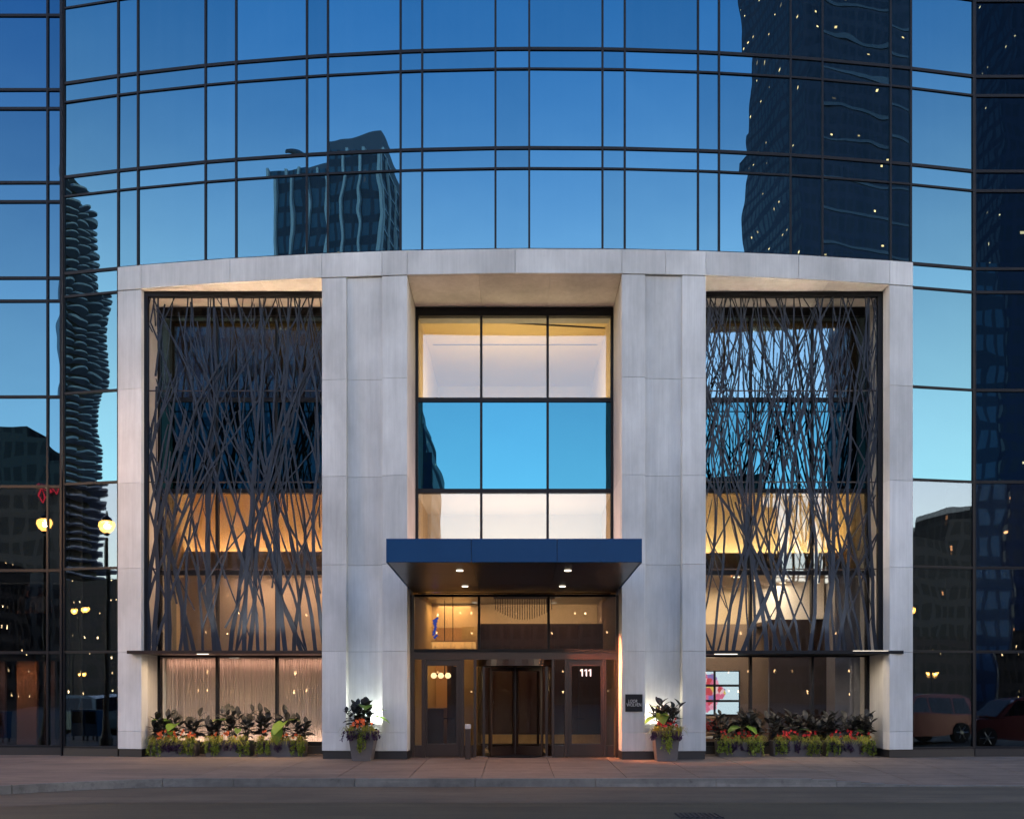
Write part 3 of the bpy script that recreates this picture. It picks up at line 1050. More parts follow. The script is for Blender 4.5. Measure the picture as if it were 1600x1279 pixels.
for x, s in ((cx0, 1), (cx1, -1)):
    q = 0.028 * s
    xa, xb = sorted((x, x + q))
    MB().add([(xa, YCF + 0.03, cz0), (xb, YCF + 0.03, cz0), (xb, 22.6, zb + 0.02), (xa, 22.6, zb + 0.02),
              (xa, YCF + 0.03, cz1), (xb, YCF + 0.03, cz1), (xb, 22.6, cz1), (xa, 22.6, cz1)],
             [(0, 3, 2, 1), (4, 5, 6, 7), (0, 1, 5, 4), (1, 2, 6, 5), (2, 3, 7, 6), (3, 0, 4, 7)]).build('fascia_panel', M_['navy'], can)


def zs_(y):
    return cz0 + 0.01 + (zb - cz0) * (y - YCF) / (YD - YCF)


ys = [YCF + 0.031, 20.2, 21.8, YD + 0.02]
fx2 = [cx0 + 0.03, fx[1], fx[2], cx1 - 0.03]
for xa, xb in zip(fx2, fx2[1:]):
    for ya, yb in zip(ys, ys[1:]):
        a, b, c, d = (xa + 0.004, ya + 0.003), (xb - 0.004, ya + 0.003), (xb - 0.004, yb - 0.003), (xa + 0.004, yb - 0.003)
        vs = [(p[0], p[1], zs_(p[1])) for p in (a, b, c, d)] + [(p[0], p[1], zs_(p[1]) + 0.025) for p in (a, b, c, d)]
        MB().add(vs, [(0, 3, 2, 1), (4, 5, 6, 7), (0, 1, 5, 4), (1, 2, 6, 5), (2, 3, 7, 6), (3, 0, 4, 7)]).build('soffit_panel', M_['soffit'], can)
em_can = emit('canopy_light_glow', (1.0, 0.86, 0.66), 3.5 * K)
for x, y in ((-1.18, 19.75), (1.12, 19.75), (-1.2, 22.2), (1.13, 22.2)):
    MB().lathe([(0.075, -0.012), (0.075, 0.0)], (x, y, zs_(y)), 14).build('downlight', em_can, can)
    l = bpy.data.lights.new('canopy_spot', 'SPOT')
    l.energy = 26 * LP
    l.color = (1.0, 0.52, 0.28)
    l.spot_size = R(110)
    l.spot_blend = 0.6
    l.shadow_soft_size = 0.06
    o = bpy.data.objects.new('canopy_spot', l)
    C.objects.link(o)
    o.location = (x, y, zs_(y) - 0.03)

area('canopy_roof_uplight', (0, 23.3, 4.80), UPW, 4.2, 0.25, 20, (1.0, 0.52, 0.40))
dv_ = Vector((2.6, 23.08, 1.7)) - Vector((0.75, 22.75, 4.06))
area('added_reveal_fill', (0.75, 22.75, 4.06), dv_.to_track_quat('-Z', 'Y').to_euler(), 0.15, 0.15, 17, (1.0, 0.32, 0.13), 48)  # added light without a fixture, aimed to turn the right reveal orange
area('added_wood_fill', (0.7, 26.0, 4.2), (R(35), 0, 0), 3.2, 0.15, 4, (1.0, 0.55, 0.28), 120)  # added fill without a fixture, brightens the dark wood behind the revolving door
# warm uplights on the ledges behind the screens
area('ledge_uplight', (-6.6, 24.15, 2.75), UPW, 3.6, 0.15, 40, (1.0, 0.60, 0.34), 120)
area('ledge_front_uplight', (-6.4, 23.42, 2.72), UPW, 3.6, 0.06, 34, (1.0, 0.70, 0.46), 60)
area('ledge_front_uplight', (6.9, 23.42, 2.72), UPW, 3.6, 0.06, 18, (1.0, 0.78, 0.60), 60)
for xa, col, pw in ((-7.2, (1.0, 0.66, 0.36), 16), (7.2, (1.0, 0.78, 0.55), 9)):
    area('ledge_downlight', (xa, 23.45, 2.585), (R(8), 0, 0), 3.8, 0.06, pw, col, 140)
for pa, pb in ((308, 325), (1117, 1152)):
    MB().box(PX(pa, 23.3), PX(pb, 23.3), 23.28, 23.36, 2.588, 2.599).build('light_strip', em_can, hotel)
area('ledge_uplight', (6.7, 24.15, 2.75), UPW, 3.6, 0.15, 12, (1.0, 0.70, 0.45), 120)

# ================================================================ ground
M_['ground'] = mat('bare_ground', (0.05, 0.047, 0.045), 0.9, var=0.2, scale=0.3)
M_['asphalt'] = mat('asphalt', (0.048, 0.036, 0.017), 0.75, var=0.25, scale=1.2, stretch=(0.25, 1, 1), bump=0.004, bscale=90, stains=1.0)
M_['gutter'] = mat('gutter_concrete', (0.075, 0.056, 0.036), 0.85, var=0.22, scale=2.5, stretch=(0.3, 1, 1), bump=0.003, bscale=70, stains=1.0)
M_['walk'] = mat('sidewalk_concrete', (0.165, 0.115, 0.085), 0.85, var=0.16, scale=2.2, bump=0.002, bscale=60, objvar=0.05, stains=1.0)
M_['walk_old'] = mat('old_sidewalk', (0.15, 0.108, 0.082), 0.85, var=0.2, scale=1.2, stretch=(0.4, 1, 1), bump=0.002, bscale=60, stains=1.0)
M_['curb'] = mat('curb_granite', (0.15, 0.14, 0.125), 0.8, var=0.25, scale=5, objvar=0.1, stains=1.0)
ZR = -0.235
tag(MB().box(-1500, 1500, -1500, 900, -0.6, -0.26).build('ground', M_['ground']), kind='structure')


def ycurb(x):
    if x > -6.5:
        return 18.46
    t = min(1.0, (-6.5 - x) / 7.5)
    return 18.46 - 4.0 * t * t * (3 - 2 * t) * 1.0


def zcurb(x):                                 # the kerb drops to a driveway on the right
    t = min(1.0, max(0.0, (x - 5.6) / 2.4))
    return -0.07 - 0.135 * t * t * (3 - 2 * t)


road = MB().box(-200, 200, -14, 18.2, -0.5, ZR)
road_o = tag(road.build('road', M_['asphalt']), kind='structure')
gut = MB()
xs = [-200, -60, -30] + [-24 + 0.5 * i for i in range(36)] + [-6.5 + 0.75 * i for i in range(0, 41)] + [40, 80, 200]
for xa, xb in zip(xs, xs[1:]):
    ya, yb = ycurb(xa), ycurb(xb)
    gut.add([(xa, ya - 2.6, ZR + 0.004), (xb, yb - 2.6, ZR + 0.004), (xb, yb + 0.05, ZR + 0.006), (xa, ya + 0.05, ZR + 0.006)], [(0, 1, 2, 3)])
tag(gut.build('gutter', M_['gutter']), kind='structure')
wk = thing('sidewalk', None, None, (0, 20, -0.1))
wk['kind'] = 'structure'


def zw(x, y):                                 # sidewalk level
    yc = ycurb(x) + 0.16
    t = min(1.0, max(0.0, (22.4 - y) / (22.4 - yc)))
    return (zcurb(x) + 0.002) * t


def flag(x0, x1, y0, y1, m, name, nx=1, ny=1, follow=False):
    g = 0.008
    mb = MB()
    cols = [x0 + g + (x1 - x0 - 2 * g) * i / nx for i in range(nx + 1)]
    for ca, cb in zip(cols, cols[1:]):
        ya, yb = (ycurb(ca) + 0.16 if follow else y0) + g, (ycurb(cb) + 0.16 if follow else y0) + g
        rows = [0, 1] if ny == 1 else [i / ny for i in range(ny + 1)]
        for r0, r1 in zip(rows, rows[1:]):
            vs = []
            def yy(yb_, r):
                return yb_ + (y1 - g - yb_) * r
            pts = [(ca, yy(ya, r0)), (cb, yy(yb, r0)), (cb, yy(yb, r1)), (ca, yy(ya, r1))]
            mb.add([(x, y, zw(x, y)) for x, y in pts] + [(x, y, zw(x, y) - 0.08) for x, y in pts],
                   [(0, 1, 2, 3), (0, 4, 5, 1), (1, 5, 6, 2), (2, 6, 7, 3), (3, 7, 4, 0)])
    return mb.build(name, m, wk)


bed = MB()
for xa, xb in zip(xs, xs[1:]):
    ya, yb = ycurb(xa) + 0.1, ycurb(xb) + 0.1
    bed.add([(xa, ya, zcurb(xa) - 0.03), (xb, yb, zcurb(xb) - 0.03), (xb, 22.4, -0.03), (xa, 22.4, -0.03)], [(0, 1, 2, 3)])
    bed.add([(xa, 22.4, -0.03), (xb, 22.4, -0.03), (xb, 27, -0.03), (xa, 27, -0.03)], [(0, 1, 2, 3)])
bed.build('joint_bed', M_['joint'], wk)
x = -6.53
k = 0
while x < 40:
    flag(x, x + 1.463, 0, 22.30, M_['walk'], 'paving_slab', nx=3, follow=True)
    flag(x, x + 1.463, 22.30, 24.8, M_['walk'], 'paving_slab', ny=1)
    x += 1.463
for a, b in ((-11.5, -6.53), (-17.0, -11.5), (-24, -17), (-34, -24)):
    flag(a, b, 0, 22.6, M_['walk_old'], 'paving_slab', nx=10, follow=True)
    flag(a, b, 22.6, 24.8, M_['walk_old'], 'paving_slab', nx=3)
# kerb stones
for xa, xb in zip([-30, -24, -19.5, -16.5, -13.4, -11.2, -9.32, -7.0] + [-5.6 + 2.4 * i for i in range(17)],
                  [-24, -19.5, -16.5, -13.4, -11.2, -9.32, -7.0, -5.6] + [-3.2 + 2.4 * i for i in range(17)]):
    mb = MB()
    n = 5
    g = 0.006
    for i in range(n):
        p, q = xa + g + (xb - xa - 2 * g) * i / n, xa + g + (xb - xa - 2 * g) * (i + 1) / n
        mb.bar((p, ycurb(p)), (q, ycurb(q)), ZR - 0.1, (zcurb(p) + zcurb(q)) / 2, (0.0, -0.012), 0.15)
    mb.build('kerb_stone', M_['curb'], wk)
# storm drain in the gutter
gx0, gx1 = PX(1052, 14.6), PX(1118, 14.6)
dr = thing('storm_drain', 'dark iron storm drain grate set in the road gutter', 'drain', ((gx0 + gx1) / 2, 14.5, ZR))
MB().box(gx0, gx1, 13.95, 14.5, ZR - 0.05, ZR + 0.009).build('drain_pit', M_['back'], dr)
for k in range(9):
    x = gx0 + 0.03 + (gx1 - gx0 - 0.06) * k / 8
    MB().box(x - 0.018, x + 0.018, 13.97, 14.48, ZR + 0.0095, ZR + 0.02).build('grate_bar', M_['dark'], dr)

# ================================================================ branch screens
def strip_mesh(pts, ws, y0, y1, name):
    n = len(pts)
    vs = []
    for i in range(n):
        a, b = pts[max(i - 1, 0)], pts[min(i + 1, n - 1)]
        dx_, dz_ = b[0] - a[0], b[1] - a[1]
        L = math.hypot(dx_, dz_) or 1
        nx_, nz_ = dz_ / L, -dx_ / L
        w = ws[i] / 2
        for y in (y0, y1):
            vs.append((pts[i][0] - nx_ * w, y, pts[i][1] - nz_ * w))
            vs.append((pts[i][0] + nx_ * w, y, pts[i][1] + nz_ * w))
    fs = []
    for i in range(n - 1):
        o, p = i * 4, (i + 1) * 4
        fs += [(o, o + 1, p + 1, p), (o + 2, p + 2, p + 3, o + 3), (o, p, p + 2, o + 2), (o + 1, o + 3, p + 3, p + 1)]
    fs += [(0, 2, 3, 1), ((n - 1) * 4, (n - 1) * 4 + 1, (n - 1) * 4 + 3, (n - 1) * 4 + 2)]
    mb = MB()
    mb.add(vs, fs)
    return mb


def branch_screen(x0, x1, z0, z1, label, seed, n_trunk, n_cross, wmin, wmax, frame_side):
    r = random.Random(seed)
    sc = thing('branch_screen', label, 'screen', ((x0 + x1) / 2, 23.65, z0))
    fr = MB()
    if frame_side < 0:
        fr.box(x0, x0 + 0.11, 23.60, 23.72, z0, z1)
    else:
        fr.box(x1 - 0.13, x1, 23.60, 23.72, z0, z1)
    fr.box(x0 + (0.11 if frame_side < 0 else 0), x1 - (0.13 if frame_side > 0 else 0), 23.60, 23.72, z1 - 0.12, z1)
    fr.build('frame', M_['dark'], sc)
    for z in (4.78, 7.0, 9.33):
        MB().box(x0 + 0.02, x1 - 0.02, 23.705, 23.725, z - 0.014, z + 0.014).build('rail', M_['bronze'], sc)
    H = z1 - z0
    lay = [0]

    def emit_strip(pts, ws):
        y = 23.615 + (lay[0] % 11) * 0.0065 + (lay[0] // 11 % 5) * 0.0011
        lay[0] += 1
        strip_mesh(pts, ws, y, y + 0.022, 'b').build('branch', M_['screen'], sc)

    def clampx(x):
        return min(max(x, x0 + 0.03), x1 - 0.03)

    def grow(x, z, ang, zend, w0, w1, bend):
        pts, ws = [(x, z)], [w0]
        zs, L = z, max(0.5, zend - z)
        while z < zend - 0.02:
            st = min(r.uniform(0.3, 0.75), zend - z)
            ang += r.gauss(0, bend)
            ang *= 0.93
            ang = max(-0.75, min(0.75, ang))
            nx_ = x + math.tan(ang) * st
            if nx_ < x0 + 0.03 or nx_ > x1 - 0.03:
                ang = -ang * 0.6
                nx_ = clampx(x + math.tan(ang) * st)
            x, z = nx_, z + st
            t = (z - zs) / L
            pts.append((x, z))
            ws.append(w0 + (w1 - w0) * t)
        if len(pts) > 1:
            emit_strip(pts, ws)
        return pts, ws
    trunks = []
    for k in range(n_trunk):
        x = x0 + (k + r.uniform(0.1, 0.9)) / n_trunk * (x1 - x0)
        zt = z1 - 0.02 if r.random() < 0.5 else z0 + H * r.uniform(0.35, 0.95)
        w = r.uniform(wmin, wmax) * (1.6 if r.random() < 0.35 else 1.25)
        trunks.append(grow(clampx(x), z0, r.gauss(0, 0.16), zt, w, w * 0.32, 0.075))
    for pts, ws in list(trunks):
        for _ in range(r.choice((1, 2, 2, 3))):
            i = r.randrange(0, max(1, len(pts) - 2))
            s = r.choice((-1, 1))
            zt = min(z1 - 0.02, pts[i][1] + r.uniform(1.5, 6.0))
            trunks.append(grow(pts[i][0], pts[i][1], s * r.uniform(0.18, 0.5), zt, ws[i] * 0.7, ws[i] * 0.28, 0.07))
    for k in range(n_cross):
        z = z0 + H * (r.random() ** 0.6) * 0.92
        x = r.uniform(x0 + 0.05, x1 - 0.05)
        zt = min(z1 - 0.02, z + r.uniform(0.9, 3.6))
        w = r.uniform(wmin * 0.5, wmax * 0.55)
        grow(x, z, r.choice((-1, 1)) * r.uniform(0.05, 0.62), zt, w, w * 0.6, 0.05)
    return sc


branch_screen(-9.46, -4.78, 2.682, 11.815, 'dark metal branch lattice filling the opening above the curtained window', 5, 23, 72, 0.045, 0.10, -1)
branch_screen(4.69, 9.36, 2.682, 11.815, 'dense dark branch lattice above the window with the flower screens', 23, 24, 125, 0.035, 0.085, 1)

# ================================================================ curtain, video wall, sofa
M_['curtain'] = mat('sheer_curtain', (0.62, 0.54, 0.50), 0.9, var=0.1, scale=3, stretch=(8, 1, 0.2))
cu = MB()
n = 620
r2 = random.Random(3)
prof = []
ph = 0
for i in range(n + 1):
    ph += 0.55 + 0.35 * r2.random()
    prof.append(0.035 * math.sin(ph) + 0.015 * math.sin(ph * 0.37))
vs = []
for i in range(n + 1):
    x = -9.42 + 4.7 * i / n
    vs += [(x, 25.02 + prof[i] * 0.6, 0.25), (x, 25.02 + prof[i] * 0.9, 1.4), (x, 25.02 + prof[i], 2.60)]
fs = []
for i in range(n):
    for j in range(2):
        fs.append((i * 3 + j, (i + 1) * 3 + j, (i + 1) * 3 + j + 1, i * 3 + j + 1))
cu.add(vs, fs)
tag(recentre(cu.build('curtain', M_['curtain'], smooth=True)), 'long pleated beige curtain behind the ground floor window', 'curtain')
MB().box(-9.46, -4.7, yi, 26.0, 0.1, 0.2).build('interior_floor', M_['floor'], hotel)
area('curtain_lamp', (-7.1, 24.84, 0.24), (math.pi - R(12), 0, 0), 4.5, 0.08, 7, (1.0, 0.72, 0.56))
area('curtain_lamp', (-7.1, 24.84, 2.52), (R(12), 0, 0), 4.5, 0.08, 4, (1.0, 0.58, 0.42))

# video wall with flower pictures
vw = thing('video_wall', 'bright video wall of six screens showing flowers on the brown lobby wall', 'video wall', (6.0, 28.5, 1.0))


def flower_screen():
    m, nt, N, L, bs, out = nodes('flower_picture')
    geo = N.new('ShaderNodeNewGeometry')
    vo = N.new('ShaderNodeTexVoronoi')
    vo.inputs['Scale'].default_value = 6.0
    L.new(geo.outputs['Position'], vo.inputs['Vector'])
    sp = N.new('ShaderNodeSeparateColor')
    L.new(vo.outputs['Color'], sp.inputs[0])
    cr = N.new('ShaderNodeValToRGB')
    cr.color_ramp.interpolation = 'CONSTANT'
    els = [(0.0, (0.75, 0.16, 0.30)), (0.3, (0.85, 0.35, 0.5)), (0.5, (0.75, 0.55, 0.12)), (0.63, (0.25, 0.18, 0.5)), (0.73, (0.6, 0.06, 0.08)), (0.86, (0.9, 0.6, 0.65))]
    e = cr.color_ramp.elements
    e[0].position, e[0].color = els[0][0], rgba(els[0][1])
    e[1].position, e[1].color = els[1][0], rgba(els[1][1])
    for p, c in els[2:]:
        k = e.new(p)
        k.color = rgba(c)
    L.new(sp.outputs[0], cr.inputs[0])
    # petals: rings inside each flower
    wv = N.new('ShaderNodeMath')
    wv.operation = 'SINE'
    ms = N.new('ShaderNodeMath')
    ms.operation = 'MULTIPLY'
    ms.inputs[1].default_value = 55
    L.new(vo.outputs['Distance'], ms.inputs[0])
    L.new(ms.outputs[0], wv.inputs[0])
    mr = N.new('ShaderNodeMapRange')
    mr.inputs['From Min'].default_value = -1
    mr.inputs['To Min'].default_value = 0.7
    mr.inputs['To Max'].default_value = 1.25
    L.new(wv.outputs[0], mr.inputs['Value'])
    vs_ = N.new('ShaderNodeVectorMath')
    vs_.operation = 'SCALE'
    L.new(cr.outputs[0], vs_.inputs[0])
    L.new(mr.outputs[0], vs_.inputs['Scale'])
    ds = N.new('ShaderNodeVectorMath')
    ds.operation = 'DISTANCE'
    ds.inputs[1].default_value = (5.75, 28.5, 1.62)
    L.new(geo.outputs['Position'], ds.inputs[0])
    no = N.new('ShaderNodeTexNoise')
    no.inputs['Scale'].default_value = 3.0
    L.new(geo.outputs['Position'], no.inputs['Vector'])
    ad = N.new('ShaderNodeMath')
    ad.operation = 'ADD'
    L.new(ds.outputs['Value'], ad.inputs[0])
    L.new(no.outputs['Fac'], ad.inputs[1])
    gt = N.new('ShaderNodeMath')
    gt.operation = 'GREATER_THAN'
    gt.inputs[1].default_value = 1.12
    L.new(ad.outputs[0], gt.inputs[0])
    mx = N.new('ShaderNodeMix')
    mx.data_type = 'RGBA'
    L.new(gt.outputs[0], mx.inputs['Factor'])
    L.new(vs_.outputs[0], mx.inputs['A'])
    mx.inputs['B'].default_value = (0.68, 0.88, 1.0, 1)
    L.new(mx.outputs['Result'], bs.inputs['Emission Color'])
    bs.inputs['Emission Strength'].default_value = 1.25 * K
    bs.inputs['Base Color'].default_value = (0.02, 0.02, 0.02, 1)
    return m


fp = flower_screen()
zrow = [P(0, y, 28.5)[2] for y in (1117, 1094.5, 1070.5, 1047)]
xcol = [PX(1078, 28.5), PX(1116.5, 28.5), PX(1156, 28.5)]
for xa, xb in zip(xcol, xcol[1:]):
    for za, zb_ in zip(zrow, zrow[1:]):
        s = MB().box(xa + 0.004, xb - 0.004, 28.50, 28.598, za + 0.004, zb_ - 0.004).build('screen_housing', M_['dark'], vw)
        MB().box(xa + 0.035, xb - 0.035, 28.494, 28.4995, za + 0.035, zb_ - 0.035).build('screen_picture', fp, s)
M_['sofa'] = mat('tan_leather', (0.25, 0.16, 0.10), 0.6, var=0.1)
M_['cushion'] = mat('red_cushion_cloth', (0.30, 0.03, 0.03), 0.9, var=0.15)
sf = thing('sofa', 'tan sofa under the video wall, mostly behind the pier', 'sofa', (5.3, 26.9, 0.02))
MB().box(4.7, 6.1, 26.6, 27.35, 0.16, 0.46).build('seat', M_['sofa'], sf)
MB().bar((4.7, 27.36), (6.1, 27.36), 0.16, 0.92, 0.0, 0.2, ch=0.05).build('backrest', M_['sofa'], sf)
MB().bar((5.96, 26.58), (6.12, 26.58), 0.1, 0.62, 0, 0.75, ch=0.04).build('armrest', M_['sofa'], sf)
cs = MB().lathe([(0.02, -0.09), (0.15, -0.06), (0.2, 0), (0.15, 0.06), (0.02, 0.09)], (0, 0, 0), 16).build('cushion', M_['cushion'], None, (5.75, 27.15, 0.64), smooth=True)
cs.rotation_euler = (R(75), 0, R(15))
tag(cs, 'round red cushion on the tan sofa', 'cushion')
st = thing('side_table', 'low pale side table in front of the sofa', 'table', (5.2, 26.1, 0.02))
MB().box(4.75, 5.75, 25.85, 26.35, 0.34, 0.38).build('tabletop', M_['room_white'], st)
for xa in (4.8, 5.66):
    for ya in (25.88, 26.28):
        MB().box(xa, xa + 0.04, ya, ya + 0.04, 0.02, 0.34).build('leg', M_['dark'], st)

# ================================================================ plaque and card post
yp = YC(PX(990, 22.7)) - 0.02
x0_, _, z1_ = P(977, 1084, yp)
x1_, _, z0_ = P(1004, 1111, yp)
pl = thing('wall_plaque', 'square dark metal plaque with thin lettering on the right pier', 'sign', ((x0_ + x1_) / 2, yp, z0_))
MB().bar((x0_, yp), (x1_, yp), z0_, z1_, 0.012, 0.018, ch=0.004).build('plate', M_['dark'], pl)
M_['etch'] = mat('etched_letters', (0.35, 0.35, 0.36), 0.5, var=0.1)
xc_ = (x0_ + x1_) / 2
text('LOOR', 0.11, M_['etch'], (xc_ - 0.03, yp - 0.014, z0_ + 0.25), 'lettering', pl, 0.75, 1.0, 0.0015, 0.15)
text('WOLVEN', 0.12, M_['etch'], (xc_, yp - 0.014, z0_ + 0.16), 'lettering', pl, 0.72, 1.0, 0.0015)
px0, px1 = PX(727, 22.75), PX(735.5, 22.75)
po = thing('card_post', 'slim brown card reader post with a pale box standing by the left door', 'post', ((px0 + px1) / 2, 22.75, 0))
MB().bar((px0, 22.70), (px1, 22.70), 0, 0.74, 0, 0.10, ch=0.006).build('post_body', M_['bronze'], po)
MB().bar((px0 - 0.004, 22.69), (px1 + 0.004, 22.69), 0.742, 0.86, 0, 0.11, ch=0.008).build('reader', mat('reader_grey', (0.35, 0.33, 0.32), 0.5), po)

# ================================================================ planters and plants
M_['trough'] = mat('grey_planter', (0.085, 0.075, 0.075), 0.6, var=0.1, scale=8)
M_['soil'] = mat('soil', (0.02, 0.014, 0.01), 0.95)


def leaf_mat(name, col, rough=0.55, trans=0.25, var=0.3, objvar=0.3, tcol=None):
    m = mat(name, col, rough, 0, var=var, scale=9, objvar=objvar)
    nt = m.node_tree
    N, L = nt.nodes, nt.links
    bs = N['Principled BSDF']
    bs.inputs['Specular IOR Level'].default_value = 0.25
    out = N['Material Output']
    tr_ = N.new('ShaderNodeBsdfTranslucent')
    tr_.inputs['Color'].default_value = rgba(tcol or tuple(min(1, c * 1.8) for c in col))
    mx = N.new('ShaderNodeMixShader')
    mx.inputs[0].default_value = trans
    L.new(bs.outputs[0], mx.inputs[1])
    L.new(tr_.outputs[0], mx.inputs[2])
    L.new(mx.outputs[0], out.inputs[0])
    return m


M_['leaf_dark'] = leaf_mat('dark_leaf', (0.016, 0.017, 0.016), 0.5, 0.08)
M_['leaf_wine'] = leaf_mat('wine_leaf', (0.055, 0.016, 0.014), 0.4, 0.2)
M_['leaf_lime'] = leaf_mat('lime_leaf', (0.12, 0.20, 0.03), 0.4, 0.35, objvar=0.25)
M_['grass'] = leaf_mat('golden_grass', (0.26, 0.25, 0.04), 0.5, 0.3)
M_['vine'] = leaf_mat('vine_leaf', (0.16, 0.20, 0.03), 0.5, 0.3)
M_['purple'] = leaf_mat('purple_leaf', (0.045, 0.022, 0.055), 0.5, 0.15)
M_['stem'] = mat('plant_stem', (0.05, 0.05, 0.025), 0.7)
M_['petal_orange'] = mat('orange_petal', (0.75, 0.13, 0.03), 0.6, var=0.15)
M_['petal_red'] = mat('red_petal', (0.62, 0.02, 0.02), 0.6, var=0.15)


def leaf_geo(L, W, curl=0.25, fold=0.2, heart=False, n=6):
    """a leaf along +y from its base, folded on its midrib, drooping towards the tip"""
    mb = MB()
    vs = []
    for i in range(n + 1):
        t = i / n
        if heart:
            w = W * 0.5 * (math.sin(math.pi * min(1, (t * 0.86 + 0.14))) ** 0.7) * (1.25 - 0.45 * t)
        else:
            w = W * 0.5 * math.sin(math.pi * t) ** 0.75 if 0 < t < 1 else 0.004
        if i == n:
            w = 0.003
        y = L * t
        z = -curl * L * t * t
        vs += [(-w, y, z + fold * w), (0, y, z), (w, y, z + fold * w)]
    if heart:                                 # lobes behind the stalk
        vs[0] = (-W * 0.42, -L * 0.10, 0.1 * W)
        vs[2] = (W * 0.42, -L * 0.10, 0.1 * W)
    fs = []
    for i in range(n):
        o = i * 3
        fs += [(o, o + 1, o + 4, o + 3), (o + 1, o + 2, o + 5, o + 4)]
    return mb.add(vs, fs)


rubber_meshes = [leaf_geo(L, W, c, 0.25).mesh('leaf', M_['leaf_dark'], True) for L, W, c in ((0.25, 0.125, 0.22), (0.21, 0.11, 0.1), (0.28, 0.13, 0.35))]
wine_meshes = [leaf_geo(L, W, c, 0.2).mesh('leaf', M_['leaf_wine'], True) for L, W, c in ((0.12, 0.09, 0.3), (0.10, 0.08, 0.2))]
ear_meshes = [leaf_geo(L, W, c, 0.18, True, 8).mesh('leaf', M_['leaf_lime'], True) for L, W, c in ((0.40, 0.34, 0.35), (0.34, 0.30, 0.25), (0.46, 0.33, 0.5))]


def leafed(parent, me, p, yaw, pitch, roll=0.0, sc=1.0):
    o = put('leaf', me, parent, p)
    o.rotation_euler = (Matrix.Rotation(yaw, 4, 'Z') @ Matrix.Rotation(pitch, 4, 'X') @ Matrix.Rotation(roll, 4, 'Y')).to_euler()
    o.scale = (sc, sc, sc)
    return o


def rubber_plant(x, y, z, h, label, group):
    t = thing('rubber_plant', label, 'plant', (x, y, z), group)
    st_ = MB()
    for s in range(6):
        a = s * 1.047 + rnd.uniform(-0.4, 0.4)
        lean = rnd.uniform(0.05, 0.30)
        hh = h * rnd.uniform(0.5, 1.0)
        top = (math.cos(a) * lean, math.sin(a) * lean * 0.6, hh)
        st_.tube([(0, 0, -0.05), (top[0] * 0.5, top[1] * 0.5, hh * 0.5), top], [0.010, 0.008, 0.005], 5)
        n = 9
        for i in range(n):
            f = 0.30 + 0.70 * i / (n - 1)
            p = (top[0] * f, top[1] * f, hh * f)
            leafed(t, rnd.choice(rubber_meshes), p, i * 2.4 + rnd.uniform(-0.4, 0.4), R(10) + (f ** 3) * R(55) + rnd.uniform(-0.25, 0.25), rnd.uniform(-0.4, 0.4), rnd.uniform(0.8, 1.2))
    st_.build('stem', M_['stem'], t, (0, 0, 0))
    return t


def elephant_ear(x, y, z, specs, label, group):
    t = thing('elephant_ear', label, 'plant', (x, y, z), group)
    st_ = MB()
    for (dx_, dy_, dz_, yaw, pitch, k, sc) in specs:
        p = (dx_, dy_, dz_)
        st_.tube([(0, 0, -0.05), (dx_ * 0.5, dy_ * 0.5, dz_ * 0.7), p], [0.012, 0.009, 0.007], 5)
        leafed(t, ear_meshes[k], p, yaw, pitch, rnd.uniform(-0.15, 0.15), sc)
    st_.build('stalk', M_['stem'], t, (0, 0, 0))
    return t


def flowers(x, y, z, wx, wy, n, m, label, group):
    t = thing('flowering_begonia', label, 'flowers', (x, y, z), group)
    fo, fl = MB(), MB()
    for i in range(int(n * 1.6)):
        px_, py_ = rnd.uniform(-wx, wx), rnd.uniform(-wy, wy)
        pz_ = 0.02 + 0.13 * rnd.random()
        g = leaf_geo(0.10, 0.075, 0.3, 0.2, n=3)
        T = Matrix.Translation((px_, py_, pz_)) @ Matrix.Rotation(rnd.uniform(0, 6.28), 4, 'Z') @ Matrix.Rotation(rnd.uniform(-0.2, 0.9), 4, 'X')
        fo.add([T @ Vector(v) for v in g.v], g.f)
    for i in range(int(n * 1.8)):
        px_, py_ = rnd.uniform(-wx, wx), rnd.uniform(-wy, wy) - 0.05
        pz_ = 0.09 + 0.20 * rnd.random()
        s = rnd.uniform(0.013, 0.024)
        for q in range(5):
            a = q * 1.257 + rnd.random()
            c = Vector((px_ + math.cos(a) * s, py_ - 0.01 + rnd.uniform(-0.01, 0.01), pz_ + math.sin(a) * s))
            u = Vector((math.cos(a + 1.57), rnd.uniform(-0.4, 0.4), math.sin(a + 1.57))) * s * 0.8
            w = Vector((math.cos(a), -0.5, math.sin(a))) * s
            fl.add([c - w, c + u, c + w, c - u], [(0, 1, 2, 3)])
    tag(fo.build('foliage', M_['leaf_wine'], t, (0, 0, 0), True), kind='stuff')
    tag(fl.build('blossom', m, t, (0, 0, 0)), kind='stuff')
    return t


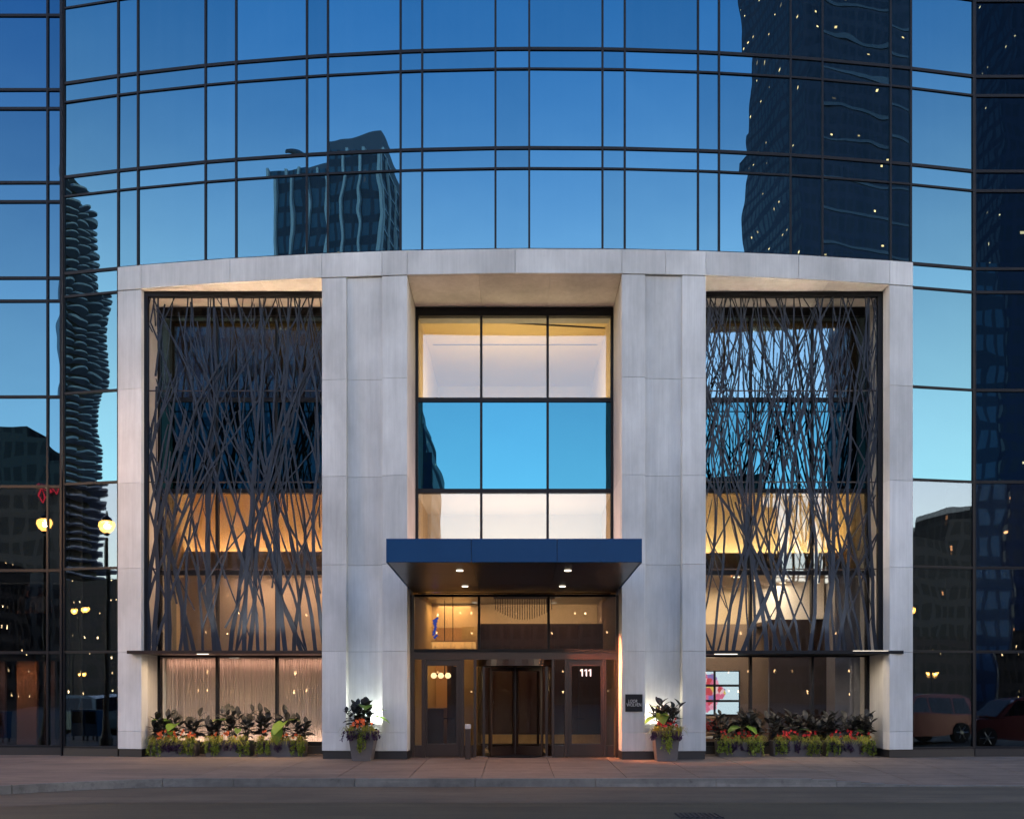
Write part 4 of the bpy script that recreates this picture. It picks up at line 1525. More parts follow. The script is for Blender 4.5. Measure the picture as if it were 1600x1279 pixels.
def grass(x, y, z, wx, n, label, group, down=0.5):
    t = MB()
    nt_ = max(3, int(wx / 0.13))
    tufts = [(-wx + 2 * wx * (q + rnd.uniform(0.2, 0.8)) / nt_, rnd.uniform(-0.04, 0.03), rnd.uniform(0.8, 1.25)) for q in range(nt_)]
    for i in range(n):
        cx_, cy_, cs_ = tufts[i % nt_]
        bx = cx_ + rnd.gauss(0, 0.035)
        by = cy_ + rnd.gauss(0, 0.02)
        a = rnd.gauss(-1.57, 0.8)
        L = rnd.uniform(0.24, 0.42) * cs_
        w = rnd.uniform(0.006, 0.013)
        up = rnd.uniform(0.08, 0.26)
        prev = None
        side = Vector((-math.sin(a), math.cos(a), 0)) * w
        vs, fs = [], []
        for k in range(5):
            s = k / 4
            p = Vector((bx + math.cos(a) * L * 0.75 * s, by + math.sin(a) * L * 0.6 * s, up * math.sin(s * 2.1) * 1.0 - down * 0.55 * L * s * s * 1.6))
            q = side * (1 - s * 0.85)
            vs += [p - q, p + q]
        for k in range(4):
            fs.append((k * 2, k * 2 + 1, k * 2 + 3, k * 2 + 2))
        t.add(vs, fs)
    r_ = thing('ornamental_grass', label, 'plant', (x, y, z), group)
    tag(t.build('blades', M_['grass'], r_, (0, 0, 0)), kind='stuff')
    return r_


def trailing(x, y, z, wx, n, length, m, label, group, name='trailing_vine', out=0.10):
    t = MB()
    for i in range(n):
        bx = rnd.uniform(-wx, wx)
        L = length * rnd.uniform(0.55, 1.0)
        o_ = out * rnd.uniform(0.7, 1.3)
        pts = []
        dxx = rnd.uniform(-0.08, 0.08)
        for k in range(9):
            s = k / 8
            pts.append(Vector((bx + dxx * s + rnd.uniform(-0.012, 0.012), -o_ * min(1, s * 3.5) - 0.01 * rnd.random(), 0.06 * math.sin(min(1, s * 3) * 3.1) - L * max(0, s - 0.12))))
        for a, b in zip(pts, pts[1:]):
            for q in range(3):
                c = a.lerp(b, rnd.random())
                g = leaf_geo(rnd.uniform(0.045, 0.075), rnd.uniform(0.03, 0.05), 0.2, 0.2, n=2)
                T = Matrix.Translation(c) @ Matrix.Rotation(rnd.uniform(0, 6.28), 4, 'Z') @ Matrix.Rotation(rnd.uniform(-1.2, 0.3), 4, 'X')
                t.add([T @ Vector(v) for v in g.v], g.f)
    r_ = thing(name, label, 'plant', (x, y, z), group)
    tag(t.build('foliage', m, r_, (0, 0, 0), True), kind='stuff')
    return r_


G_P = 'dark leaved rubber plants in the planters'
TROUGHS = [
    (233, 303, 'the trough beside the far left pier', 'orange', 24),
    (320, 390, 'the middle trough under the curtained window', 'orange', 7),
    (401, 475, 'the curtain window trough nearest the entrance', 'orange', 9),
    (1122, 1191, 'the trough in front of the flower screens', 'red', 18),
    (1209, 1283, 'the middle trough on the right side', 'red', 16),
    (1293, 1367, 'the trough beside the far right pier', 'red', 15),
]
YT = 23.55
for (pa, pb, where, colr, nf) in TROUGHS:
    xa, xb = PX(pa, YT), PX(pb, YT)
    xm, hw = (xa + xb) / 2, (xb - xa) / 2
    left = xm < 0
    t = thing('planter_trough', 'low grey rectangular planter, ' + where, 'planter', (xm, YT + 0.22, 0), 'low trough planters along the windows')
    f = MB()
    tp = 0.02
    H = 0.40
    f.add([(xa + tp, YT + tp, 0), (xb - tp, YT + tp, 0), (xb - tp, YT + 0.44, 0), (xa + tp, YT + 0.44, 0),
           (xa, YT, H), (xb, YT, H), (xb, YT + 0.46, H), (xa, YT + 0.46, H),
           (xa + 0.03, YT + 0.03, H), (xb - 0.03, YT + 0.03, H), (xb - 0.03, YT + 0.43, H), (xa + 0.03, YT + 0.43, H),
           (xa + 0.03, YT + 0.03, H - 0.05), (xb - 0.03, YT + 0.03, H - 0.05), (xb - 0.03, YT + 0.43, H - 0.05), (xa + 0.03, YT + 0.43, H - 0.05)],
          [(0, 3, 2, 1), (0, 1, 5, 4), (1, 2, 6, 5), (2, 3, 7, 6), (3, 0, 4, 7), (4, 5, 9, 8), (5, 6, 10, 9), (6, 7, 11, 10), (7, 4, 8, 11), (8, 9, 13, 12), (9, 10, 14, 13), (10, 11, 15, 14), (11, 8, 12, 15)])
    f.build('box', M_['trough'], t)
    MB().box(xa + 0.031, xb - 0.031, YT + 0.031, YT + 0.429, H - 0.06, H - 0.03).build('soil', M_['soil'], t)
    z = H - 0.03
    for k, nm in enumerate(('left end', 'middle', 'right end')):
        rubber_plant(xm + (k - 1) * hw * 0.82 + rnd.uniform(-0.05, 0.05), YT + 0.26, z, rnd.uniform(0.60, 0.82) if left else rnd.uniform(0.55, 0.74),
                     'dark glossy rubber plant, %s of %s' % (nm, where.replace('the trough', 'trough')), G_P)
    if pa == 233:
        ear = [(-0.18, -0.02, 0.52, R(75), R(25), 2, 0.95), (0.05, -0.06, 0.46, R(170), R(-10), 0, 0.9), (-0.05, -0.10, 0.28, R(200), R(-15), 1, 0.6)]
    elif pa == 320:
        ear = [(-0.15, -0.02, 0.55, R(65), R(20), 2, 0.75), (0.25, -0.08, 0.34, R(190), R(-30), 1, 0.55)]
    elif pa == 401:
        ear = [(0.05, -0.08, 0.50, R(150), R(-25), 0, 1.05), (-0.08, -0.14, 0.36, R(185), R(-55), 2, 0.85), (0.2, 0.0, 0.55, R(-60), R(10), 1, 0.8)]
    elif pa == 1122:
        ear = [(0.0, -0.10, 0.38, R(120), R(5), 2, 0.8), (0.16, -0.1, 0.40, R(215), R(-10), 0, 0.95), (0.25, -0.08, 0.30, R(-110), R(-10), 1, 0.8)]
    elif pa == 1209:
        ear = [(0.12, -0.10, 0.32, R(230), R(0), 1, 0.75)]
    else:
        ear = [(0.2, -0.08, 0.30, R(240), R(0), 1, 0.5)]
    elephant_ear(xm, YT + 0.16, z, ear, 'bright lime elephant ear plant in ' + where, 'lime elephant ears in the planters')
    flowers(xm + (0.10 if pa == 233 else 0), YT + 0.10, z, hw * 0.85, 0.08, nf, M_['petal_' + colr], '%s begonias flowering in %s' % (colr, where), 'begonias in the planters')
    grass(xm, YT + 0.05, z, hw * 0.98, 190, 'golden arching grass spilling over ' + where, 'ornamental grasses in the planters')
    trailing(xm, YT + 0.05, z, hw * 0.95, 22, 0.30, M_['purple'], 'purple trailing leaves over the rim of ' + where, 'purple trailing plants', 'purple_trailer', 0.08)
    trailing(xm - hw * 0.72, YT + 0.05, z, 0.15, 13, 0.38, M_['vine'], 'lime vine hanging from the left end of ' + where, 'lime vines on the planters')
    trailing(xm + hw * 0.72, YT + 0.05, z, 0.16, 14, 0.38, M_['vine'], 'lime vine hanging from the right end of ' + where, 'lime vines on the planters')
    if pa == 1122:
        t2 = MB()
        for k in range(60):
            a = rnd.uniform(0, 6.28)
            e = Vector((math.cos(a) * rnd.uniform(0.05, 0.32), math.sin(a) * 0.12, rnd.uniform(0.6, 0.92)))
            t2.tube([(0, 0, 0), (e.x * 0.3, e.y * 0.3, e.z * 0.6), e], [0.004, 0.003, 0.002], 4)
            for q in range(4):
                g = leaf_geo(0.06, 0.03, 0.2, 0.2, n=2)
                T = Matrix.Translation(e * rnd.uniform(0.75, 1.0)) @ Matrix.Rotation(rnd.uniform(0, 6.28), 4, 'Z') @ Matrix.Rotation(rnd.uniform(-0.8, 0.8), 4, 'X')
                t2.add([T @ Vector(v) for v in g.v], g.f)
        tag(t2.build('airy_shrub', M_['leaf_dark'], None, (xm + 0.30, YT + 0.34, z)), 'tall airy bronze shrub rising behind the lime leaves', 'plant')

# tall tapered planters before the two entrance piers
YP = 22.05
for (pa, pb, qa, qb, where, colr) in ((543, 586, 549, 578, 'the tall planter left of the entrance', 'orange'), (1023, 1063, 1028, 1059, 'the tall planter right of the entrance', 'red')):
    xa, xb, ba, bb = PX(pa, YP), PX(pb, YP), PX(qa, YP), PX(qb, YP)
    xm = (xa + xb) / 2
    w = (xb - xa)
    H = 0.72
    t = thing('tall_planter', 'tall tapered grey planter, ' + where.replace('the tall planter ', 'standing '), 'planter', (xm, YP + w / 2, 0), 'tall tapered planters')
    f = MB()
    e = 0.03
    i0 = ba - xa
    f.add([(ba, YP + i0, 0), (bb, YP + i0, 0), (bb, YP + w - i0, 0), (ba, YP + w - i0, 0), (xa, YP, H), (xb, YP, H), (xb, YP + w, H), (xa, YP + w, H),
           (xa + e, YP + e, H), (xb - e, YP + e, H), (xb - e, YP + w - e, H), (xa + e, YP + w - e, H), (xa + e, YP + e, H - .06), (xb - e, YP + e, H - .06), (xb - e, YP + w - e, H - .06), (xa + e, YP + w - e, H - .06)],
          [(0, 3, 2, 1), (0, 1, 5, 4), (1, 2, 6, 5), (2, 3, 7, 6), (3, 0, 4, 7), (4, 5, 9, 8), (5, 6, 10, 9), (6, 7, 11, 10), (7, 4, 8, 11), (8, 9, 13, 12), (9, 10, 14, 13), (10, 11, 15, 14), (11, 8, 12, 15)])
    f.build('pot', M_['trough'], t)
    MB().box(xa + e + .001, xb - e - .001, YP + e + .001, YP + w - e - .001, H - 0.08, H - 0.04).build('soil', M_['soil'], t)
    z = H - 0.04
    yc_ = YP + w / 2
    s = 1 if xm < 0 else -1
    rubber_plant(xm - 0.13 * s, yc_ + 0.02, z, 0.70, 'dark glossy rubber plant on the outer side of ' + where, G_P)
    rubber_plant(xm + 0.05 * s, yc_ + 0.08, z, 0.66, 'dark glossy rubber plant at the back of ' + where, G_P)
    if s > 0:
        ear = [(0.05, -0.02, 0.64, R(190), R(5), 0, 0.95), (0.26, 0.0, 0.50, R(-80), R(15), 1, 0.9), (0.30, -0.03, 0.36, R(-95), R(-5), 0, 0.9)]
    else:
        ear = [(-0.10, -0.05, 0.44, R(180), R(-35), 1, 0.95), (-0.24, -0.02, 0.36, R(110), R(-10), 0, 0.8), (-0.20, 0.0, 0.58, R(75), R(25), 1, 0.55)]
    elephant_ear(xm, yc_, z, ear, 'lime elephant ear with broad leaves in ' + where, 'lime elephant ears in the planters')
    flowers(xm, yc_ - 0.12, z + 0.04, w * 0.45, 0.1, 12, M_['petal_' + colr], '%s begonias flowering in %s' % (colr, where), 'begonias in the planters')
    grass(xm, yc_ - 0.18, z, w * 0.55, 130, 'golden arching grass spilling from ' + where, 'ornamental grasses in the planters')
    trailing(xm, YP + 0.04, z, 0.12, 10, 0.55, M_['vine'], 'lime vine hanging down the front of ' + where, 'lime vines on the planters')
    trailing(xm, YP + 0.05, z, w * 0.62, 20, 0.20, M_['purple'], 'purple trailing leaves over the rim of ' + where, 'purple trailing plants', 'purple_trailer', 0.08)

# uplights standing in the niches behind the tall planters
for pxl, label, col, pw in ((586, 'small black uplight in the niche behind the left tall planter', (0.95, 1.0, 0.9), 22), (1022, 'small black uplight in the niche behind the right tall planter', (1.0, 0.88, 0.66), 20)):
    x = PX(pxl, 22.75)
    y = YC(x) + 0.085
    u = thing('uplight', label, 'lamp', (x, y, 0.655), 'niche uplights')
    MB().lathe([(0.035, 0), (0.04, 0.02), (0.045, 0.09), (0.04, 0.10)], (x, y, 0.655), 12).build('housing', M_['dark'], u)
    MB().lathe([(0.033, 0.1005), (0.033, 0.103)], (x, y, 0.655), 12).build('lens', emit('uplight_lens', col, 4 * K), u)
    l = bpy.data.lights.new('uplight_lamp', 'SPOT')
    l.energy = pw * LP
    l.color = col
    l.spot_size = R(168)
    l.spot_blend = 1.0
    l.shadow_soft_size = 0.03
    o = bpy.data.objects.new('uplight_lamp', l)
    C.objects.link(o)
    o.location = (x, y - 0.01, 0.78)
    o.rotation_euler = (math.pi + R(14), 0, 0)

# ================================================================ street lamps
M_['lamp_iron'] = mat('lamp_iron', (0.02, 0.02, 0.02), 0.5, 0.4)
def lamp_glass():
    m, nt, N, L, bs, out = nodes('lamp_globe_glass')
    N.remove(bs)
    e = N.new('ShaderNodeEmission')
    e.inputs['Color'].default_value = (1.0, 0.36, 0.06, 1)
    e.inputs['Strength'].default_value = 40 * K
    t = N.new('ShaderNodeBsdfTransparent')
    mx = N.new('ShaderNodeMixShader')
    mx.inputs[0].default_value = 0.5
    L.new(t.outputs[0], mx.inputs[1])
    L.new(e.outputs[0], mx.inputs[2])
    L.new(mx.outputs[0], out.inputs[0])
    return m


em_lamp = lamp_glass()
em_bulb = emit('bulb_glow', (1.0, 0.55, 0.2), 60 * K)


def street_lamp(x, y, h, label, twin, power):
    t = thing('street_lamp', label, 'street lamp', (x, y, -0.07), 'warm street lamps along the street')
    MB().lathe([(0.20, 0), (0.20, 0.25), (0.14, 0.4), (0.10, 0.9), (0.075, 1.1), (0.06, h - 0.6), (0.06, h)], (x, y, -0.07), 14).build('pole', M_['lamp_iron'], t)
    heads = [(-0.55, 0), (0.55, 0)] if twin else [(0, 0)]
    if twin:
        MB().tube([(x - 0.55, y, h + 0.05), (x - 0.3, y, h - 0.2), (x, y, h - 0.1), (x + 0.3, y, h - 0.2), (x + 0.55, y, h + 0.05)], 0.03, 8).build('arm', M_['lamp_iron'], t)
    for dx_, dy_ in heads:
        c = (x + dx_, y + dy_, h)
        MB().lathe([(0.06, 0.0), (0.10, 0.05), (0.11, 0.08)], c, 14).build('collar', M_['lamp_iron'], t)
        MB().lathe([(0.09, 0.081), (0.20, 0.18), (0.26, 0.32), (0.24, 0.42), (0.14, 0.50)], c, 16).build('globe', em_lamp, t, smooth=True)
        MB().lathe([(0.20, 0.425), (0.14, 0.56), (0.05, 0.62), (0.03, 0.74), (0.005, 0.80)], c, 14).build('cap', M_['lamp_iron'], t)
        if not power:
            MB().lathe([(0.02, -0.1), (0.1, -0.06), (0.13, 0), (0.1, 0.06), (0.02, 0.1)], (c[0], c[1], c[2] + 0.3), 10).build('bulb', em_bulb, t, smooth=True)
        if power:
            l = bpy.data.lights.new('street_lamp_light', 'POINT')
            l.energy = power * LP
            l.color = (1.0, 0.52, 0.22)
            l.shadow_soft_size = 0.08
            o = bpy.data.objects.new('street_lamp_light', l)
            C.objects.link(o)
            o.location = (c[0], c[1], c[2] + 0.3)


street_lamp(-14.5, 19.9, 6.5, 'tall single street lamp at the kerb before the left glass wing', False, 420)
#street_lamp(15.5, 19.3, 6.5, 'tall single street lamp at the kerb before the right glass wing', False, 90)
street_lamp(35.8, -4.2, 6.5, 'single street lamp across the street on the right', False, 0)
street_lamp(-39.1, -1.0, 6.3, 'twin street lamp across the street on the left', True, 0)
street_lamp(-87.8, -47.0, 3.2, 'low twin lamp far along the river on the left', True, 0)
street_lamp(82.7, -51.6, 3.2, 'low twin lamp far along the river on the right', True, 0)

# ================================================================ parked cars and boxes, seen mirrored in the glass
M_['car_red'] = mat('maroon_paint', (0.22, 0.04, 0.045), 0.22, 0.2, var=0.03)
M_['car_blue'] = mat('dark_teal_paint', (0.05, 0.10, 0.13), 0.22, 0.2, var=0.03)
M_['car_glass'] = coated_glass('car_window', (0.4, 0.45, 0.5), (0.006, 0.006, 0.008), 0.08, 0.0, 1)
M_['tyre'] = mat('tyre_rubber', (0.015, 0.015, 0.015), 0.85)
M_['rim'] = mat('alloy_rim', (0.35, 0.35, 0.36), 0.3, 0.9)
em_tail = emit('tail_glow', (1.0, 0.02, 0.02), 2.5 * K)
em_head = emit('head_glow', (1.0, 0.95, 0.85), 1.2 * K)


def suv(x, y, s, paint, label):
    """x: middle; s: +1 nose towards +x"""
    t = thing('parked_car', label, 'car', (x, y, ZR), 'cars parked along the kerb')
    prof = [(-2.3, 0.45), (-2.33, 0.75), (-2.28, 1.02), (-1.2, 1.06), (0.75, 1.05), (2.1, 0.96), (2.33, 0.80), (2.35, 0.5), (2.2, 0.32), (1.85, 0.30), (-1.9, 0.30), (-2.2, 0.34)]
    gh = [(-2.22, 1.02), (-2.02, 1.62), (-1.6, 1.74), (0.0, 1.74), (0.35, 1.66), (1.02, 1.06)]

    def loft(pr, wy, wy_top, name, m, parent):
        mb = MB()
        n = len(pr)
        zlo, zhi = min(p[1] for p in pr), max(p[1] for p in pr)
        vs = []
        for sy in (-1, 1):
            for (a, b) in pr:
                f = (b - zlo) / (zhi - zlo)
                vs.append((x + s * a, y + sy * (wy + (wy_top - wy) * f), ZR + b))
        fs = [tuple(range(n)), tuple(range(2 * n - 1, n - 1, -1))] + [(i, (i + 1) % n, n + (i + 1) % n, n + i) for i in range(n)]
        return mb.add(vs, fs).build(name, m, parent)
    loft(prof, 0.93, 0.90, 'body', paint, t)
    loft(gh, 0.86, 0.66, 'cabin', paint, t)
    for sy in (-1, 1):
        for (a, b, c, d) in ((-2.0, -1.25, -1.82, -1.25), (-1.17, -0.2, -1.17, -0.2), (-0.12, 0.80, -0.12, 0.28)):
            w0, w1 = 0.86 - 0.02 + 0.012, 0.69 + 0.012
            vs = [(x + s * a, y + sy * w0, ZR + 1.10), (x + s * b, y + sy * w0, ZR + 1.10), (x + s * d, y + sy * w1, ZR + 1.62), (x + s * c, y + sy * w1, ZR + 1.62)]
            MB().add(vs, [(0, 1, 2, 3)]).build('side_window', M_['car_glass'], t)
    for (a0, b0, a1, b1, wa, wb) in ((1.02, 1.10, 0.42, 1.64, 0.80, 0.66), (-2.22, 1.10, -2.03, 1.60, 0.80, 0.68)):
        o_ = 0.02 * (1 if a0 > 0 else -1)
        vs = [(x + s * (a0 + o_), y - wa, ZR + b0), (x + s * (a0 + o_), y + wa, ZR + b0), (x + s * (a1 + o_), y + wb, ZR + b1 + 0.015), (x + s * (a1 + o_), y - wb, ZR + b1 + 0.015)]
        MB().add(vs, [(0, 1, 2, 3)]).build('windscreen', M_['car_glass'], t)
    for a in (-1.45, 1.42):
        for sy in (-1, 1):
            cx_, cy_ = x + s * a, y + sy * 0.86
            w = MB().tube([(cx_, cy_ - 0.11, ZR + 0.37), (cx_, cy_ + 0.11, ZR + 0.37)], 0.37, 24).build('wheel', M_['tyre'], t)
            rm = MB()
            rm.tube([(cx_, cy_ + sy * 0.111, ZR + 0.37), (cx_, cy_ + sy * 0.125, ZR + 0.37)], 0.08, 12)
            for k in range(6):
                an = k * math.pi / 3
                rm.tube([(cx_ + 0.06 * math.cos(an), cy_ + sy * 0.117, ZR + 0.37 + 0.06 * math.sin(an)), (cx_ + 0.25 * math.cos(an), cy_ + sy * 0.117, ZR + 0.37 + 0.25 * math.sin(an))], 0.022, 6)
            rm.build('rim', M_['rim'], w)
    for sy in (-1, 1):
        xs_ = sorted((x + s * 2.24, x + s * 2.345))
        MB().box(xs_[0], xs_[1], y + sy * 0.7 - 0.16, y + sy * 0.7 + 0.16, ZR + 0.74, ZR + 0.88).build('headlight', em_head, t)
        xs_ = sorted((x - s * 2.27, x - s * 2.345))
        MB().box(xs_[0], xs_[1], y + sy * 0.78 - 0.10, y + sy * 0.78 + 0.10, ZR + 0.78, ZR + 0.98).build('taillight', em_tail, t)
    return t


suv(17.3, 15.4, -1, M_['car_red'], 'maroon car parked at the kerb before the right glass wing')
suv(23.0, 15.3, -1, M_['car_blue'], 'dark teal car parked behind the maroon car')
suv(-24.0, 12.6, -1, M_['car_blue'], 'dark teal car with red tail lights before the left glass wing')
for k, (x, nm) in enumerate(((-17.75, 'left'), (-17.15, 'right'))):
    t = thing('newspaper_box', 'dark blue newspaper box at the kerb, %s one of the pair' % nm, 'box', (x, 17.8, -0.06), 'newspaper boxes at the kerb')
    MB().box(x - 0.27, x + 0.27, 17.55, 18.05, 0.12, 1.02).build('cabinet', M_['navy'], t)
    MB().box(x - 0.22, x + 0.22, 18.051, 18.065, 0.55, 0.95).build('window', M_['car_glass'], t)
    for dx_ in (-0.22, 0.22):
        for dy_ in (17.6, 18.0):
            MB().box(x + dx_ - 0.02, x + dx_ + 0.02, dy_ - 0.02, dy_ + 0.02, -0.07, 0.12).build('leg', M_['dark'], t)

# ================================================================ the city across the street and river, seen mirrored
TW = tower_mat
DK = 0.06


def block(name, label, m, boxes, cat='tower', fins=None, fin_m=None, bands=None):
    xs_ = [b[0] for b in boxes] + [b[1] for b in boxes]
    ys_ = [b[2] for b in boxes] + [b[3] for b in boxes]
    t = thing(name, label, cat, (sum(xs_) / len(xs_), sum(ys_) / len(ys_), -0.26))
    b0 = MB()
    for (x0, x1, y0, y1, z0, z1) in boxes:
        b0.box(x0, x1, y0, y1, z0, z1)
    b0.build('body', m, t)
    if fins:
        f = MB()
        for (x0, x1, y0, y1, z0, z1) in fins:
            f.box(x0, x1, y0, y1, z0, z1)
        f.build('facade_fins', fin_m, t)
    return t


M_['fin'] = mat('pale_fins', (0.26, 0.33, 0.46), 0.5)
M_['fin_dark'] = mat('dark_fins', (0.03, 0.05, 0.11), 0.6)
M_['tower_mid'] = TW('teal_tower_facade', (0.02, 0.036, 0.075), (0.022, 0.065, 0.14), 1.565, 3.9, 0.03, 22 * K, spec=0.6)
M_['tower_big'] = TW('dark_tower_facade', (0.020, 0.032, 0.078), (0.010, 0.020, 0.052), 1.9, 3.6, 0.10, 30 * K, spec=0.4, sx=(0.36, 0.62), sz=(0.55, 0.66))
M_['brick_low'] = TW('old_stone_facade', (0.065, 0.063, 0.062), (0.014, 0.015, 0.018), 1.9, 3.2, 0.04, 20 * K)
M_['low_lit'] = TW('lit_low_facade', (0.05, 0.042, 0.04), (0.012, 0.012, 0.014), 1.5, 2.6, 0.30, 34 * K, sx=(0.43, 0.57), sz=(0.5, 0.60), lit_col=(1.0, 0.55, 0.24))
# middle glass tower with pale fins
x0, x1, y0, y1, H = -74.0, -42.7, -137.0, -106.0, 92.0
fins = []
for k in range(11):
    xx = x0 + (x1 - x0) * k / 10
    fins.append((xx - 0.22, xx + 0.22, y1 - 0.05, y1 + 0.7, 0, H))
for k in range(9):
    yy = y0 + (y1 - y0) * k / 8
    fins.append((x1 - 0.05, x1 + 0.4, yy - 0.12, yy + 0.12, 0, H))
for k in range(24):
    zz = H - 3.9 * k
    fins.append((x1 - 0.05, x1 + 0.15, y0, y1, zz - 0.15, zz + 0.15))
block('glass_tower', 'teal glass tower with pale fins, mirrored in the upper glass', M_['tower_mid'],
      [(x0, x1, y0, y1, -0.3, H)], fins=fins, fin_m=M_['fin'])
tg = [o for o in C.objects if o.name == 'glass_tower'][0]
MB().add([(x0 + 9, y0 + 2, H), (x1 - 0.5, y0 + 2, H), (x1 - 0.5, y1 - 1, H), (x0 + 9, y1 - 1, H), (x0 + 9, y0 + 2, H + 0.8), (x1 - 0.5, y0 + 2, H + 3.2), (x1 - 0.5, y1 - 1, H + 3.2), (x0 + 9, y1 - 1, H + 0.8)],
         [(0, 3, 2, 1), (4, 5, 6, 7), (0, 1, 5, 4), (1, 2, 6, 5), (2, 3, 7, 6), (3, 0, 4, 7)]).build('slanted_roof', M_['fin_dark'], tg)
MB().tube([(x0 + 6, y1 - 4, H), (x0 + 6, y1 - 4, H + 5), (x0 + 2, y1 - 4, H + 6)], 0.25, 6).build('roof_crane', M_['fin_dark'], tg)
# tall dark tower with setbacks
fins = []
for k in range(32):
    zz = 8 + 7.2 * k
    fins.append((100.7, 139.2, -126.3, -125.8, zz - 0.3, zz + 0.3))
block('skyscraper', 'tall dark skyscraper with setbacks, mirrored at the right', M_['tower_big'],
      [(100.5, 139, -190, -126, -0.3, 236), (92.5, 98.0, -178, -127.5, -0.3, 134), (98.0, 100.5, -178, -129.5, -0.3, 128), (94.5, 99, -178, -129, 134, 144), (138.9, 144, -170, -130, -0.3, 118)], fins=fins, fin_m=M_['fin_dark'])
block('office_block', 'dark office block mirrored in the left screened window', M_['tower_mid'], [(-50.0, -27, -112, -82, -0.3, 56)], 'building')
block('rounded_tower', 'dark tower with a stepped top, mirrored in the middle window', M_['tower_big'],
      [(-34, -18.2, -150, -126, -0.3, 56), (-18.2, -17.0, -150, -126, -0.3, 52), (-17.0, -15.8, -150, -126, -0.3, 46)])
block('office_block', 'dark gabled block mirrored low in the right screened window', M_['brick_low'], [(33, 41, -125, -105, -0.3, 37), (41, 44, -125, -105, -0.3, 32), (30, 33, -125, -105, -0.3, 32)], 'building')
block('office_block', 'dark slab block mirrored at the edge of the right window', M_['tower_mid'], [(52.5, 68, -106, -82, -0.3, 62)], 'building')
block('warehouse', 'broad dark building mirrored in the left wing', M_['brick_low'], [(-102, -66, -100, -76, -0.3, 37), (-66, -63.2, -100, -76, -0.3, 35.6), (-63.2, -57, -100, -76, -0.3, 33.4)], 'building')
block('old_building', 'old stone office building with stepped roof, mirrored at lower right', M_['brick_low'], [(98, 150, -100, -76, -0.3, 25), (112, 150, -96, -80, 25, 29), (118, 150, -94, -82, 29, 32)], 'building')
block('low_building', 'long low dark building across the river with lit windows', M_['low_lit'], [(-60, 60, -92, -76, -0.3, 16)], 'building')
block('low_building', 'low dark pavilion across the street on the far left', M_['low_lit'], [(-150, -62, -70, -56, -0.3, 17)], 'building')
block('low_building', 'low dark pavilion across the street on the far right', M_['low_lit'], [(62, 150, -70, -56, -0.3, 9)], 'building')
nm_ = emit('neon_red', (1.0, 0.03, 0.06), 1.6 * K)
ns = MB()
pts = [(-64.5 + 0.17 * i + 0.35 * math.sin(i * 2.2), -75.6, 28.2 + 0.9 * math.sin(i * 1.5) + 0.04 * i) for i in range(22)]
ns.tube(pts, 0.10, 6)
tag(recentre(ns.build('neon_sign', nm_)), 'red neon script sign on the broad building, mirrored in the left wing', 'sign')
# round tower of petal balconies
CX, CY, HT = -261.0, -192.0, 171.0
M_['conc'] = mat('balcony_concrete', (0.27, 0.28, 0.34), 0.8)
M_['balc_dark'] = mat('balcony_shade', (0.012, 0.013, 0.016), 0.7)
mt = thing('round_tower', 'round tower of scalloped balconies mirrored left of the portal', 'tower', (CX, CY, -0.26))
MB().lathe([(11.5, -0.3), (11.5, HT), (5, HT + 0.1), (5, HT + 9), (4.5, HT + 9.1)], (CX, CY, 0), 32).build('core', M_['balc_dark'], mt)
pet = MB()
n = 160
ring = []
for i in range(n):
    a = 2 * math.pi * i / n
    r_ = 13.2 + 3.6 * abs(math.sin(a * 8)) ** 0.55
    ring.append((r_ * math.cos(a), r_ * math.sin(a)))
for z0, z1 in ((0, 0.55),):
    vs = [(x, y, z0) for x, y in ring] + [(x, y, z1) for x, y in ring]
    pet.add(vs, [tuple(range(n))[::-1], tuple(range(n, 2 * n))] + [(i, (i + 1) % n, n + (i + 1) % n, n + i) for i in range(n)])
pm = pet.mesh('balcony_ring', M_['conc'])
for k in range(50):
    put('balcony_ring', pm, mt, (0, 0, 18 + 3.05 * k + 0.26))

# two guests behind the upper left glass
M_['skin'] = mat('skin', (0.45, 0.27, 0.19), 0.6)
M_['shirt'] = mat('white_shirt', (0.55, 0.56, 0.56), 0.8)
M_['coat'] = mat('dark_coat', (0.03, 0.032, 0.04), 0.8)


